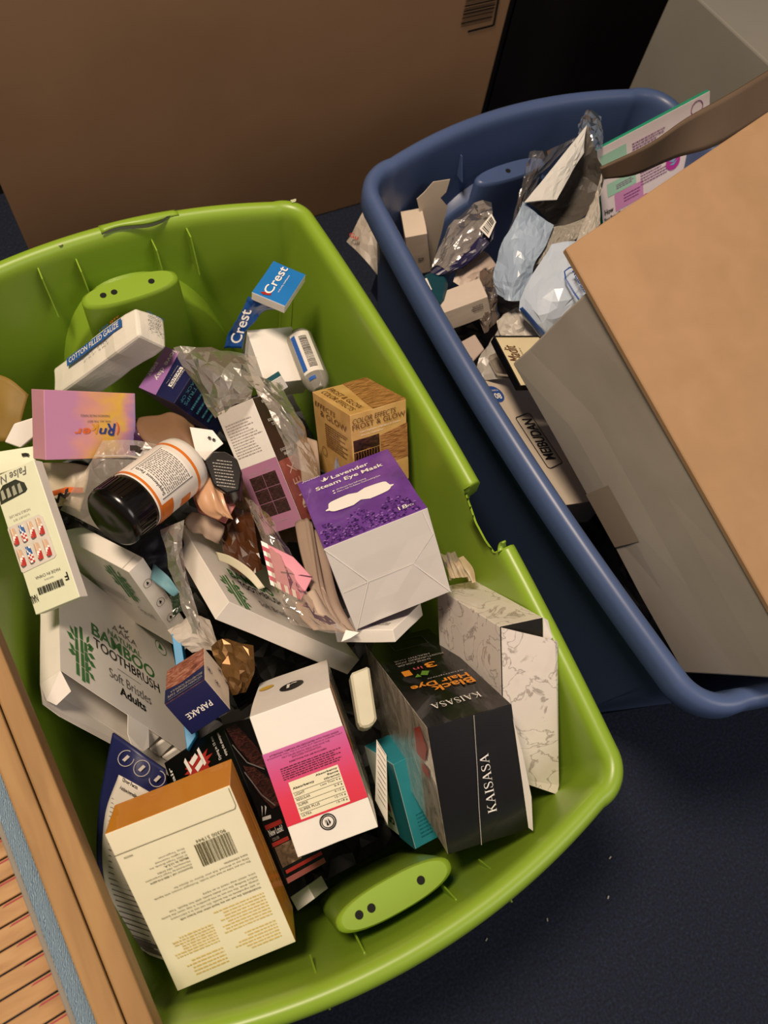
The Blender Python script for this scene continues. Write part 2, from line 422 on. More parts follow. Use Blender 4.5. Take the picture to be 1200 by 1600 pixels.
pose('crest', (0.1364, 0.2830, 0.3985), (0.6678, 0.7354, 0.1150, -0.7436, 0.6658, 0.0608, -0.0318, -0.1261, 0.9915), (0.0424, 0.0599, 0.0120))
pose('whitebox', (0.1109, 0.2373, 0.3189), (0.9641, 0.0995, 0.2463, -0.0803, 0.9930, -0.0869, -0.2533, 0.0640, 0.9653), (0.0606, 0.0784, 0.0337))
pose('smallteal', (0.0933, 0.1914, 0.3465), (0.9614, -0.2713, -0.0453, 0.0862, 0.4537, -0.8870, 0.2612, 0.8488, 0.4596), (0.0197, 0.0194, 0.0116))
pose('slim', (0.0765, -0.1242, 0.3473), (0.6790, 0.7261, 0.1082, -0.4673, 0.3139, 0.8265, 0.5662, -0.6117, 0.5525), (0.0700, 0.0686, 0.0140))
pose('jem', (-0.0778, -0.1412, 0.2302), (0.6346, -0.0260, -0.7724, -0.1147, 0.9852, -0.1273, 0.7643, 0.1694, 0.6222), (0.0716, 0.0362, 0.0300))
pose('whiteend', (-0.0939, -0.3331, 0.2183), (0.9505, -0.1137, -0.2890, 0.1220, 0.9925, 0.0108, 0.2856, -0.0456, 0.9573), (0.0217, 0.0150, 0.0604))
pose('carton', (0.3666, 0.3464, 0.3208), (0.9251, -0.1757, -0.3367, -0.3110, 0.1587, -0.9371, 0.2181, 0.9716, 0.0921), (0.0294, 0.0694, 0.0500))
pose('flatbox', (0.3697, 0.2180, 0.3360), (0.9307, -0.2538, -0.2635, -0.1726, 0.3305, -0.9279, 0.3226, 0.9090, 0.2638), (0.0598, 0.0309, 0.0400))
pose('meibu', (0.3675, 0.0077, 0.2994), (0.9286, 0.0804, 0.3623, -0.1159, 0.9903, 0.0771, -0.3526, -0.1135, 0.9289), (0.0908, 0.2049, 0.0500))
pose('madit', (0.3789, 0.0831, 0.3802), (0.9501, 0.1458, 0.2757, -0.1726, 0.9821, 0.0756, -0.2598, -0.1194, 0.9583), (0.0753, 0.0788, 0.0100))
pose('pads', (0.7083, 0.2956, 0.3883), (0.9776, -0.2071, -0.0386, 0.0575, 0.4385, -0.8969, 0.2027, 0.8745, 0.4406), (0.1815, 0.1338, 0.0070))

# ------------------------------------------------------------------ common materials
white = mat('white_card', '#efeae2', .5, .03, 40, .06, 300)
white_in = mat('white_card_inside', '#e6e0d6', .75, .04, 40)
cream = mat('cream_card', '#ece6c8', .42, .03, 30)
ink = mat('black_ink', '#161412', .5, 0)
grey_ink = mat('grey_ink', '#6d6864', .6, 0)
pale_ink = mat('pale_grey_ink', '#a9a29a', .6, 0)
white_ink = mat('white_ink', '#f3efe8', .5, 0)
black_card = mat('black_card', '#0c0b0c', .32, .1, 30, coat=.25)
navy = mat('navy_card', '#1c2150', .4, .08, 30)
crease = mat('crease_shade', '#b9b0a4', .7, 0)
kraft = ramp_mat('kraft_board', [(.3, '#9f7e5c'), (.5, '#a3825f'), (.7, '#a78563')], 'noise', 30, .8, .3, 'Object', 6, (1, 1, 1))
kraft_dark = ramp_mat('kraft_board_brown', [(.3, '#8a6a4c'), (.7, '#957354')], 'noise', 5, .85, .3, 'Object', 6)
grey_board = ramp_mat('greyed_board', [(.3, '#a79f94'), (.55, '#b3aba0'), (.75, '#bcb4a9')], 'noise', 7, .8, .4, 'Object', 6)
clear = film('clear_film', '#f8f6f2', .92, .16)
milky = film('milky_film', '#f2eee8', .70, .3, '#cdc4b8')

# ------------------------------------------------------------------ setting
carpet = ramp_mat('navy_carpet', [(.35, '#131926'), (.6, '#1f2739'), (.8, '#2d3649')], 'noise', 260, .95, 0, 'Object', 8, bump=.35)
fl = MB(); fl.box((-3, -2.5, -.02), (3.2, 1.9, 0)); tag(fl.build('floor', carpet), kind='structure')
wallm = mat('unlit_wall_black', '#0b0807', .95, .1, 6)  # near-black wall colour stands in for the shaded background
wb = MB(); wb.box((-3, .97, 0), (3.2, 1.01, 2.6)); tag(wb.build('wall_back', wallm), kind='structure')
lint = mat('lint', '#b8b2a6', .9, .1)
rnd = random.Random(4)
for i, (x, y) in enumerate(((950, 1402), (953, 1340), (855, 1437), (760, 1468))):
    p = at(x, y, .001)
    b = MB(); b.box((-.002, -.0008, 0), (.002, .0008, .0012))
    o = b.build('lint_speck', lint, None, Matrix.Translation(p) @ Matrix.Rotation(rnd.random() * 3, 4, 'Z'))
    tag(o, ('pale lint speck on carpet, lowest right of the few specks', 'pale lint speck on carpet, highest of the few specks', 'pale lint speck on carpet between the other specks', 'pale lint speck on carpet nearest the green tote rim')[i], 'lint')

# ------------------------------------------------------------------ storage totes
def perimeter(hw, hl, r, bow_w, bow_l, n_l=240, n_w=80, n_c=14):
    """closed outline: points and outward normals; long sides run along y"""
    pts = []
    def side(p0, p1, nrm, n, bow):
        for i in range(n):
            t = i / n; p = Vector(p0).lerp(Vector(p1), t); k = 1 - (2 * t - 1) ** 2
            pts.append((p + Vector(nrm) * (bow * k), Vector(nrm), None))
    def corner(c, a0, n):
        for i in range(n):
            a = a0 + math.pi / 2 * i / n; d = Vector((math.cos(a), math.sin(a))); pts.append((Vector(c) + d * r, d, Vector(c)))
    side((hw, -hl + r), (hw, hl - r), (1, 0), n_l, bow_l); corner((hw - r, hl - r), 0, n_c)
    side((hw - r, hl), (-hw + r, hl), (0, 1), n_w, bow_w); corner((-hw + r, hl - r), math.pi / 2, n_c)
    side((-hw, hl - r), (-hw, -hl + r), (-1, 0), n_l, bow_l); corner((-hw + r, -hl + r), math.pi, n_c)
    side((-hw + r, -hl), (hw - r, -hl), (0, -1), n_w, bow_w); corner((hw - r, -hl + r), -math.pi / 2, n_c)
    return pts
def tote(name, center, rz, hw, hl, top, m, label, bite=None, bow_w=.033, bow_l=.014, rad=.042):
    per = perimeter(hw, hl, rad, bow_w, bow_l); N = len(per)
    prof = [(.072, .0), (.062, .004), (.058, .02), (.0255, top - .075), (.0222, top - .042), (.006, top - .040), (.002, top - .036), (0, top - .03), (.001, top - .010), (.004, top - .004),
            (.009, top), (.014, top - .0005), (.0185, top - .003), (.0210, top - .007), (.0222, top - .011), (.0229, top - .015), (.0233, top - .019), (.0252, top - .040), (.0288, top - .08), (.0342, top - .14), (.044, top - .24), (.0575, .055), (.060, .042), (.066, .022), (.085, .012)]
    V = []; F = []
    for j, (k, z) in enumerate(prof):
        for (p, n, cc) in per:
            kk, zz = k, z
            if bite:
                zc = bite(p.x, p.y)
                if zc is not None and 4 < j <= 9: kk = .0225; zz = min(zz, zc - .001)
                elif zc is not None and zz > zc:
                    zz = zc - (.0 if j > 8 else .001); kk = .0250 if j > 9 else .0225
            if cc is None: V.append((p.x - n.x * kk, p.y - n.y * kk, zz))
            else:
                rr = max(rad - kk, .014); sh = max(0, kk - (rad - .014))
                V.append((cc.x - math.copysign(sh, cc.x) + n.x * rr, cc.y - math.copysign(sh, cc.y) + n.y * rr, zz))
    M = len(prof)
    for j in range(M - 1):
        for i in range(N):
            k = (i + 1) % N; F.append((j * N + i, j * N + k, (j + 1) * N + k, (j + 1) * N + i))
    F.append(tuple(range(N - 1, -1, -1))); F.append(tuple((M - 1) * N + i for i in range(N)))
    o = mesh(name, V, F, m, None, Matrix.Translation(Vector(center)) @ Matrix.Rotation(rz, 4, 'Z'), smooth=True)
    tag(o, label, 'storage tote'); return o
def grip(parent, m, hole_m, cx, yw, s, top, fins=True, holes=(-.032, -.019, .026), z0=.10, arch=True, dep=.028, aw=.125):
    """moulded handle pod on the inside of an end wall at y = yw; s = +1 far end, -1 near end"""
    V = []; F = []; n = 40; yc = yw - s * dep * .62
    lev = [(top, .90), (top - .002, .98), (top - .006, 1.0), (top - .05, 1.03), (z0, 1.10)]
    for (z, k) in lev:
        for i in range(n):
            t = 2 * math.pi * i / n; c = math.cos(t); sn = math.sin(t)
            V.append((cx + .058 * k * math.copysign(abs(c) ** .85, c), yc + dep * .62 * k * math.copysign(abs(sn) ** .8, sn), z))
    for j in range(len(lev) - 1):
        for i in range(n): F.append((j * n + i, j * n + (i + 1) % n, (j + 1) * n + (i + 1) % n, (j + 1) * n + i))
    V += [(x, y, z) for (x, y, z) in V[:n]]; F.append(tuple(range(len(V) - n, len(V))))
    g = mesh('handle_grip', V, F, m, parent, smooth=True)
    for hx in holes:
        hv, hf = [], []
        for i in range(16):
            a = 2 * math.pi * i / 16; hv.append((cx + hx + .0038 * math.cos(a), yc + .0038 * math.sin(a), top + .0004))
        for i in range(16): hv.append((hv[i][0], hv[i][1], top - .004))
        hf = [tuple(range(16))] + [(i, (i + 1) % 16, (i + 1) % 16 + 16, i + 16) for i in range(16)]
        mesh('drain_hole', hv, hf, hole_m, g)
    if arch:
        V = []; F = []; n = 30
        for i in range(n + 1):
            x = -aw + 2 * aw * i / n; zt = z0 + (top - .030 - z0) * (max(0, 1 - (abs(x) / (aw * 1.004)) ** 2.4)) ** .5
            V += [(cx + x, yw + s * .038, zt + .003), (cx + x, yw - s * .010, zt), (cx + x, yw - s * .014, zt - .006), (cx + x, yw - s * .022, z0 - .02)]
        for i in range(n):
            for k in range(3): F.append((i * 4 + k, i * 4 + k + 1, i * 4 + k + 5, i * 4 + k + 4))
        mesh('handle_arch', V, F, m, parent, smooth=True)
    if fins:
        for fx in (-.088, -.045, .045, .088):
            zt = top + (.022 if abs(fx) > .06 else .016)
            b = MB(); y1 = yw - s * .004; y2 = yw + s * .034
            b.quadbox([(cx + fx - .0008, y1, top - .03), (cx + fx + .0008, y1, top - .03), (cx + fx + .0008, y2, top - .03), (cx + fx - .0008, y2, top - .03),
                       (cx + fx - .0008, yw + s * .010, zt), (cx + fx + .0008, yw + s * .010, zt), (cx + fx + .0008, y2, zt), (cx + fx - .0008, y2, zt)])
            b.build('stiffening_rib', m, parent)

green = mat('green_plastic', '#88a930', .36, .05, 5, .03, 90, spec=.5, trans=.0)
green_d = mat('crack_dark', '#1c2808', .6, 0)
hole_m = mat('hole_dark', '#0a0d04', .8, 0)
def bite(x, y):
    if x < .2 or y > -.054 or y < -.129: return None
    t = (-.054 - y) / .075
    return .419 - .017 * min(1, t * 2.2) + .006 * max(0, t - .75) * 4
gt = tote('green_storage_tote', (-.030, .008, 0), 0, .247, .388, .42, green, 'lime green plastic tote with a broken rim, full of opened packaging', bite)
grip(gt, green, hole_m, .008, .366, 1, .383, holes=(-.032, -.019, .026))
grip(gt, green, hole_m, .004, -.384, -1, .374, holes=(-.036, -.024, .026), arch=False, dep=.025)
# split in the far rim: a lifted sliver of rim over a dark gap
def rim_pt(x, k, z): # local tote coords along the far rim, k = inset from the rim's outer edge
    t = (x + .205) / .41; return Vector((x, .388 + .033 * (1 - (2 * t - 1) ** 2) - k, z))
V = []; F = []; n = 16
for i in range(n + 1):
    x = .0 + .092 * i / n
    w = .0015 + .0024 * math.sin(math.pi * i / n) ** .6
    q = .019 - .003 * math.sin(i * .5) - (.010 * max(0, (i - 12) / 4) ** 1.5)
    V += [rim_pt(x, q, .4206), rim_pt(x, q + w, .4198 if q > .014 else .4206)]
for i in range(n): F.append((2 * i, 2 * i + 1, 2 * i + 3, 2 * i + 2))
mesh('rim_crack', V, F, green_d, gt)
V = []; F = []
for i in range(n + 1):
    x = .0 + .092 * i / n; h = .0016 * math.sin(math.pi * i / n) ** .5
    for k, z in ((.005, .4190), (.009, .4205 + h), (.014, .4205 + h), (.0175 - .002 * math.sin(i * .5), .4192 + h * .7)): V.append(rim_pt(x, k, z))
for i in range(n):
    for k in range(3): F.append((i * 4 + k, i * 4 + k + 1, i * 4 + k + 5, i * 4 + k + 4))
o = mesh('lifted_rim_sliver', V, F, green, gt, smooth=True); solid(o, .0015, -1)
# curled tip at the end of the broken rim
V = []; F = []
for i in range(11):
    a = i / 10 * 2.4; yy = -.1305 + .006 * math.sin(a); zz = .4165 + .0065 * (1 - math.cos(a)); w_ = .0055 * (1 - .6 * i / 10)
    for e in (-1, 1): V.append((.2405 + e * w_ + .002 * math.sin(a), yy, zz))
for i in range(10): F.append((2 * i, 2 * i + 1, 2 * i + 3, 2 * i + 2))
o = mesh('torn_tip', V, F, green, gt, smooth=True); solid(o, .0018)

scm = mat('scuffed_plastic', '#b9bf9a', .8, .1)
for (x, y, r_) in ((96, 386, .0030), (459, 318, .0045)):
    c_ = at(x, y, .4165) - gt.location; V = []
    for i in range(11):
        a = 2 * math.pi * i / 11; rr_ = r_ * (.7 + .5 * ((i * 37) % 10) / 10); V.append((c_.x + rr_ * math.cos(a), c_.y + rr_ * .6 * math.sin(a), .4212))
    mesh('scuff_mark', V, [tuple(range(11))], scm, gt)
blue = mat('blue_plastic', '#4a5d86', .38, .06, 6, .03, 90, spec=.5)
bt = tote('blue_storage_tote', (.535, .022, 0), math.radians(1.0), .25, .385, .43, blue, 'blue plastic tote behind the green one, full of mailers and cartons', rad=.06, bow_w=.03)
grip(bt, blue, hole_m, .0, .374, 1, .365, fins=False, holes=(-.005,), dep=.024, aw=.17)
b = MB()
b.quadbox([(-.0745, .368, .36), (-.073, .368, .36), (-.073, .395, .36), (-.0745, .395, .36), (-.0745, .382, .392), (-.073, .382, .392), (-.073, .395, .392), (-.0745, .395, .392)])
b.build('stiffening_rib', blue, bt)

# ------------------------------------------------------------------ big cartons around
Y0 = .72
bb = Pack('moving_carton', 'very large plain brown cardboard box standing behind both totes', 'cardboard box',
          (Matrix.Translation((.305, Y0 + .12, .75)) @ Matrix(((1, 0, 0, 0), (0, 0, -1, 0), (0, 1, 0, 0), (0, 0, 0, 1))), (.85, 1.5, .24)), {'*': kraft_dark}, jitter=.002, bev=.003)
# local frame: x right, y up, z towards the totes
def bbf(px, py):
    p = at_plane(px, py, (0, Y0, 0), (0, 1, 0)); return ((p.x - .305) / .85 + .5, p.z / 1.5)
a0, a1, a2 = bbf(735, -35), bbf(783, -35), bbf(735, 46)
bx0, bx1, by1, by0 = a0[0], bbf(770, 20)[0], a0[1], bbf(750, 35)[1]
bb.barcode('F', (bx0, by0, bx1, by1), ink, 3, vertical=True)
bb.lines('F', [(bbf(731, 49), bbf(771, 39)), (bbf(771, 39), bbf(782, -20))], ink, .004, 'printed_border')

# right-hand carton sunk in the blue tote
Mr, dr = FIT['cartonR']
cr = Pack('opened_carton', 'greyish side-on cardboard carton with wide tan flap, sunk into the blue tote', 'cardboard box', (Mr, dr), {'*': grey_board, 'T': kraft}, jitter=.001, bev=.002)
inv = Mr.inverted()
upn = (Mr.to_3x3() @ Vector((0, 1, 0))).normalized(); topo = Mr @ Vector((0, dr[1] / 2, 0))
P0, Pb, Pc = (at_plane(x, y, topo + upn * .004, upn) for x, y in ((881, 391), (1262, 1062), (1262, 134)))
Pd = Pb + Pc - P0
fv = [inv @ p for p in (P0, Pb, Pd, Pc)]
dn = Vector((0, .0035, 0))
b = MB(); b.quadbox([p - dn for p in fv] + [p + dn for p in fv]); o = b.build('top_flap', kraft, cr.o); bevel(o, .001, 1)
tape = mat('packing_tape', '#a09280', .25, .05, 20, coat=.3)
cr.panel('F', (.43, .02, .60, .30), tape, 'tape_strip', .0012)
# dark inner flap standing along the far edge
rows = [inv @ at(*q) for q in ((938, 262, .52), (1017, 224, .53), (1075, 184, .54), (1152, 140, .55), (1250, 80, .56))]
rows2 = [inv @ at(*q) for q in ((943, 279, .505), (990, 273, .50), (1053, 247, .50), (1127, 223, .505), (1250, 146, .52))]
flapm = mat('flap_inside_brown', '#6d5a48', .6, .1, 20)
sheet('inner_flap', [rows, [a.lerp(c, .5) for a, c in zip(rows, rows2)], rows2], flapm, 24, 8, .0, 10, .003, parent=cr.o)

# black cabinet added to stand in for the unlit area
cbm = mat('backdrop_black', '#0d0908', .6, .1, 8)
cb_ = Pack('black_backdrop', 'black cabinet added for the dark area right of the very large brown box', 'backdrop', (Matrix.Translation((1.20, .87, .75)) @ Matrix(((1, 0, 0, 0), (0, 0, -1, 0), (0, 1, 0, 0), (0, 0, 0, 1))), (.86, 1.5, .18)), {'*': cbm}, jitter=0, bev=.003)
cb_.panel('F', (.02, .03, .495, .98), cbm, 'backdrop_panel', .004); cb_.panel('F', (.505, .03, .98, .98), cbm, 'backdrop_panel', .004)

# grey carton in the far right corner
zt = .42
A, Bp = at(1094, 0, zt), at(1200, 98, zt); L0 = at(1046, 0, zt)
ux = Vector((Bp.x - A.x, Bp.y - A.y, 0)).normalized()   # along the near top edge, towards the viewer's right
vx = Vector((-ux.y, ux.x, 0)); vx = vx if vx.x > 0 else -vx
# left vertical edge: intersect the side plane with the ray through its lower end
pl = at_plane(977, 150, A, vx); st = (pl - A).dot(ux)
o0 = A + ux * st; o0.z = 0
gm = mat('grey_card_far', '#8d8a80', .8, .08, 8)
Lg, Wg = .75, .5
ctr = o0 + ux * (Lg / 2) + vx * (Wg / 2) + Vector((0, 0, zt / 2))
Mg = Matrix((ux, Vector((0, 0, 1)), ux.cross(Vector((0, 0, 1))))).transposed().to_4x4(); Mg.translation = ctr
gb = Pack('corner_carton', 'grey cardboard box in the far right corner beyond the blue tote', 'cardboard box', (Mg, (Lg, zt, Wg)), {'*': gm}, jitter=.001, bev=.003)

# ------------------------------------------------------------------ slatted wooden stand on the left
oak = ramp_mat('pale_wood', [(.25, '#8a683f'), (.5, '#9c784b'), (.75, '#a98556')], 'noise', 6, .7, .6, 'Object', 8, (8, 1.2, 8), bump=.05)
bam = ramp_mat('bamboo', [(.2, '#94693f'), (.55, '#b38a5a'), (.85, '#c09a6c')], 'noise', 8, .6, .5, 'Object', 6, (2, 10, 2))
weave = ramp_mat('blue_weave', [(.3, '#55697a'), (.5, '#6f8799'), (.8, '#8ca1b0')], 'wave', 220, .8, 9, 'Object', 3, (1, 1, 1), .3, bump=.4)
Z = .46
ws = bpy.data.objects.new('slatted_wooden_stand', None); COL.objects.link(ws); ws.location = (-.32, -.3, 0)
tag(ws, 'pale wooden slatted stand with blue woven edging, cut off at lower left', 'stand')
ux = (at(240, 1600, Z) - at(0, 1010, Z)); ux.z = 0; ux.normalize()
nx = Vector((ux.y, -ux.x, 0));  nx = nx if nx.x > 0 else -nx
e0 = at(0, 1010, Z)
def bar(name, d0, d1, z0, z1, m, s0=-.28, s1=.42, bev=.002, parent=None):
    b = MB(); o = e0 - ws.location
    P = [o + ux * s + nx * -d + Vector((0, 0, z - Z)) for z in (z0, z1) for (s, d) in ((s0, d0), (s1, d0), (s1, d1), (s0, d1))]
    b.quadbox(P); ob = b.build(name, m, parent or ws); bevel(ob, bev, 2); return ob
bar('side_rail', 0, .0165, Z - .03, Z, oak)
bar('side_rail', .0185, .036, Z - .03, Z - .004, oak)
bar('woven_edging', .037, .050, Z - .035, Z - .012, weave, bev=.001)
bar('inner_rail', .0505, .0555, Z - .04, Z - .018, mat('grey_wood', '#8a8378', .7, .1, 20), bev=.001)
redline = mat('red_dye', '#a8404a', .8, .1)
for i in range(38):
    s0 = -.17 + i * .0155
    sl = bar('slat', .056, .16, Z - .040, Z - .030, bam, s0, s0 + .0142, .001)
    o = e0 - ws.location; b = MB()
    P = [o + ux * s + nx * -d + Vector((0, 0, -.0297)) for (s, d) in ((s0 + .001, .058), (s0 + .0022, .058), (s0 + .0022, .075), (s0 + .001, .072))]
    b.poly(P); b.build('dyed_edge', redline, sl)
for s in (-.22, .36):
    bar('leg', .10, .13, 0, Z - .041, oak, s, s + .03)

# ------------------------------------------------------------------ printed materials
orange = ramp_mat('orange_gloss', [(.2, '#b8741a'), (.5, '#d08a2c'), (.8, '#c9812a')], 'noise', 3, .28, .4, 'Object', 3, coat=.4)
olive_ink = mat('olive_ink', '#5c5636', .6, 0); gold_ink = mat('gold_ink', '#d3ba68', .6, 0)
foil = ramp_mat('stretched_foil', [(.25, '#6d6358'), (.45, '#cfc5b6'), (.6, '#a39887'), (.8, '#e8e0d3')], 'noise', 14, .18, 2.5, 'Object', 8, (4, 1, 1.2), coat=.8, bump=.5)
gloss_wrap = film('gloss_wrap', '#ffffff', .95, .06, '#ffffff', 26, .8)

SERIF = {}
def _stroke(p, q, w): 
    d = (q[0] - p[0], q[1] - p[1]); return [(p[0] - w / 2, p[1]), (p[0] + w / 2, p[1]), (q[0] + w / 2, q[1]), (q[0] - w / 2, q[1])]
SERIF['I'] = (.42, [_stroke((.21, 0), (.21, 1), .14), [(.05, 0), (.37, 0), (.37, .03), (.05, .03)], [(.05, .97), (.37, .97), (.37, 1), (.05, 1)]])
SERIF['A'] = (1.0, [_stroke((.14, 0), (.49, 1), .055), _stroke((.84, 0), (.50, 1), .15), [(.25, .33), (.74, .33), (.74, .375), (.25, .375)], [(.0, 0), (.28, 0), (.28, .03), (0, .03)], [(.68, 0), (1, 0), (1, .03), (.68, .03)]])
SERIF['K'] = (.95, [_stroke((.20, 0), (.20, 1), .14), _stroke((.24, .42), (.76, 1), .06), _stroke((.84, 0), (.40, .60), .16), [(.04, 0), (.36, 0), (.36, .03), (.04, .03)], [(.04, .97), (.36, .97), (.36, 1), (.04, 1)], [(.66, 0), (1, 0), (1, .03), (.66, .03)], [(.6, .97), (.9, .97), (.9, 1), (.6, 1)]])
def _S():
    c = [Vector((x, y, 0)) for x, y in ((.60, .78), (.56, .93), (.38, .985), (.15, .90), (.12, .72), (.34, .54), (.58, .38), (.60, .15), (.38, .015), (.15, .06), (.08, .24))]
    out = []; n = 30; P = [catmull(c, i / n) for i in range(n + 1)]
    W = [.035 + .10 * math.exp(-((i / n - .5) / .22) ** 2) for i in range(n + 1)]
    N_ = []
    for i in range(n + 1):
        d = (P[min(i + 1, n)] - P[max(i - 1, 0)]).normalized(); N_.append(Vector((-d.y, d.x, 0)))
    for i in range(n):
        a, b = P[i], P[i + 1]; out.append([tuple((a + N_[i] * W[i] / 2)[:2]), tuple((b + N_[i + 1] * W[i + 1] / 2)[:2]), tuple((b - N_[i + 1] * W[i + 1] / 2)[:2]), tuple((a - N_[i] * W[i] / 2)[:2])])
    return out + [[(.575, .70), (.61, .70), (.62, .95), (.59, .95)], [(.06, .06), (.09, .06), (.10, .32), (.07, .32)]]
SERIF['S'] = (.70, _S())
def serif(p, f, rect, word, m, rot=0, gap=.06):
    """roman capitals with serifs, one part per letter"""
    tot = sum(SERIF[c][0] + gap for c in word) - gap; x = 0; a, b, c_, d_ = rect
    for ch in word:
        adv, polys = SERIF[ch]; out = []
        for q in polys:
            r = []
            for (X, Y) in q:
                u, v = (x + X) / tot, Y
                if rot == 180: u, v = 1 - u, 1 - v
                elif rot == 90: u, v = 1 - v, u
                r.append((a + (c_ - a) * u, b + (d_ - b) * v))
            out.append(r)
        p.polys(f, out, m, 'letter', .0012); x += adv + gap

# ---- cream and orange bottle carton (front left)
p = Pack('bottle_carton', 'cream back of an orange-sided carton with upside-down text and barcode, at tote front', 'box', 'yellow', {'*': orange, 'F': cream})
p.barcode('F', (.575, .63, .86, .762), olive_ink, 11)
p.text('F', (.60, .768, .84, .786), '90300 51944', olive_ink, 180)
p.lines('F', [((.0, .87), (.97, .868)), ((.97, .868), (.985, .885)), ((.985, .885), (.985, .99))], olive_ink, .0005)
p.text('F', (.06, .835, .13, .845), '0000000', olive_ink, 180)
for i, t in enumerate(('Shop Target.com', 'All rights reserved', '© 2022 Target Brands, Inc.', 'Made in U.S.A.', 'Minneapolis, MN 55403', 'Distributed by Target Corporation', 'Questions? call 1-800-910-6874')):
    w = .10 + .0125 * len(t); p.text('F', (.50 - w * .72, .762 - i * .0195, .50, .774 - i * .0195), t, olive_ink, 180, bold=.01 if i in (3, 6) else 0)
for i, t in enumerate(('more information', 'Only use as directed. Ask your doctor or dentist for', 'Do not put baby to bed with bottle. Prolonged contact with liquids')):
    w = .0112 * len(t) * 1.06; p.text('F', (.92 - w, .592 - i * .02, .92, .605 - i * .02), t, olive_ink, 180)
for i, t in enumerate(('sore, which may result in an injury', 'before feeding. Do not shake bottle with hot liquids. Test', 'energy drink. Do not use to mix powders; it may cause the bottle', 'or add ingredients to the bottle. Do not use in a microwave', 'WARNINGS: Do not use any liquid other than breast milk')):
    w = min(.82, .0122 * len(t) * 1.02); p.text('F', (.92 - w, .475 - i * .022, .92, .489 - i * .022), t, olive_ink, 180, bold=.012 if i == 4 else 0)
p.fine('F', (.50, .215, .92, .37), 8, gold_ink, 3, 180, .33, .2); p.fine('F', (.08, .185, .46, .31), 7, gold_ink, 4, 180, .33, .3)
p.fine('F', (.55, .07, .92, .19), 6, gold_ink, 5, 180, .33, .5); p.fine('F', (.10, .05, .46, .16), 5, gold_ink, 6, 180, .33, .3)
p.lines('R', [((.62, .95), (.62, .18)), ((.62, .18), (.50, .14))], mat('pale_amber', '#e8b868', .5, 0), .0008, 'slot_outline')

# ---- tampon carton
pinkg = ramp_mat('magenta_to_red', [(0, '#d8384c'), (.35, '#d9405c'), (.7, '#cf5488'), (1, '#c86aa6')], 'grad', 1, .4, 0, 'UV', mapscale=(1, 1, 1), maprot=-math.pi / 2)
plum_ink = mat('plum_ink', '#5c1f3a', .6, 0)
p = Pack('absorbency_carton', 'white carton with a pink-to-red panel and an absorbency table', 'box', 'tampon', {'*': white, 'R': foil}, jitter=.0006)
p.panel('F', (0, .218, 1, .732), pinkg, 'colour_panel')
p.panel('F', (.18, .234, .79, .498), cream, 'table_panel', .0009)
p.text('F', (.205, .438, .47, .458), 'Absorbency', ink, bold=.02, off=.0014)
for i, t in enumerate(('Absorbency', 'Range', '(Grams)')): p.text('F', (.775 - .027 * len(t), .472 - i * .022, .775, .488 - i * .022), t, ink, bold=.02, off=.0014)
for i, (a, c) in enumerate((('LIGHT', 'Less Than 6 g'), ('REGULAR', '6-9 g'), ('SUPER', '9-12 g'), ('SUPER PLUS', '12-15 g'), ('ULTRA', '15-18 g'))):
    y = .398 - i * .037; p.text('F', (.205, y, .205 + .024 * len(a), y + .016), a, ink, off=.0014); p.text('F', (.77 - .019 * len(c), y, .77, y + .016), c, ink, off=.0014)
p.lines('F', [((.19, .420 - i * .037), (.78, .420 - i * .037)) for i in range(5)], ink, .0003, 'table_rule', .0013)
for i, t in enumerate(('ATTENTION: TAMPONS ARE ASSOCIATED WITH TOXIC SHOCK', 'SYNDROME (TSS). TSS IS A RARE BUT SERIOUS DISEASE THAT', 'MAY CAUSE DEATH. READ AND SAVE THE', 'ENCLOSED INFORMATION.')):
    w = .0172 * len(t); p.text('F', (.5 - w / 2, .700 - i * .018, .5 + w / 2, .711 - i * .018), t, plum_ink, bold=.015 if i == 0 else 0)
p.text('F', (.27, .622, .73, .632), 'DIRECTIONS FOR USE ENCLOSED', plum_ink, bold=.02)
p.fine('F', (.14, .52, .90, .61), 6, plum_ink, 9, 0, .5, .2)
p.ring('F', (.466, .157), .0078, .0012, ink, 'recycling_mark'); p.ring('F', (.466, .157), .006, .0009, ink, 'recycling_mark')
p.polys('F', [[(.44, .135), (.47, .135), (.455, .18)], [(.475, .135), (.50, .15), (.475, .185)], [(.43, .15), (.445, .17), (.44, .178)]], ink, 'recycling_mark', .0012)
p.ring('T', (.50, .47), .0125, .02, ink, 'black_oval', asp=1.25); p.text('T', (.44, .41, .58, .53), 'r', white_ink, 0, off=.0016)
p.ring('T', (.14, .70), .008, .01, mat('yellow_dot', '#d8b24a', .5, 0), 'yellow_dot')
p.panel('R', (.0, .50, .22, 1.0), mat('orange_print', '#c9742a', .3, .1, 20), 'orange_stripe')
p.text('R', (.55, .05, .66, .30), 'flowee', grey_ink, 90)

# ---- black hair dye carton
kt = ramp_mat('black_print_wrap', [(.3, '#060606'), (.55, '#121214'), (.75, '#3c3a3c')], 'noise', 7, .25, 1.0, 'UV', 5, coat=.5, bump=.15)
org = mat('orange_letter', '#d98a2e', .5, 0)
p = Pack('hair_dye_carton', 'shrink-wrapped black hair dye carton with white capital letters, at tote front', 'box', 'kaisasa', {'*': black_card, 'T': kt, 'L': foil}, jitter=.0005)
serif(p, 'F', (.535, .225, .640, .690), 'KAISASA', white_ink, 90)
p.lines('F', [((.545, 1.0), (.49, .6)), ((.49, .6), (.44, .3)), ((.44, .3), (.40, 0))], mat('seam_grey', '#b8b2aa', .4, 0), .0005, 'wrap_seam')
serif(p, 'T', (.20, .118, .80, .165), 'KAISASA', white_ink, 180)
p.text('T', (.36, .262, .89, .318), 'Black', org, 180, bold=.02); p.text('T', (.14, .325, .885, .385), 'Hair Dye', org, 180, bold=.02)
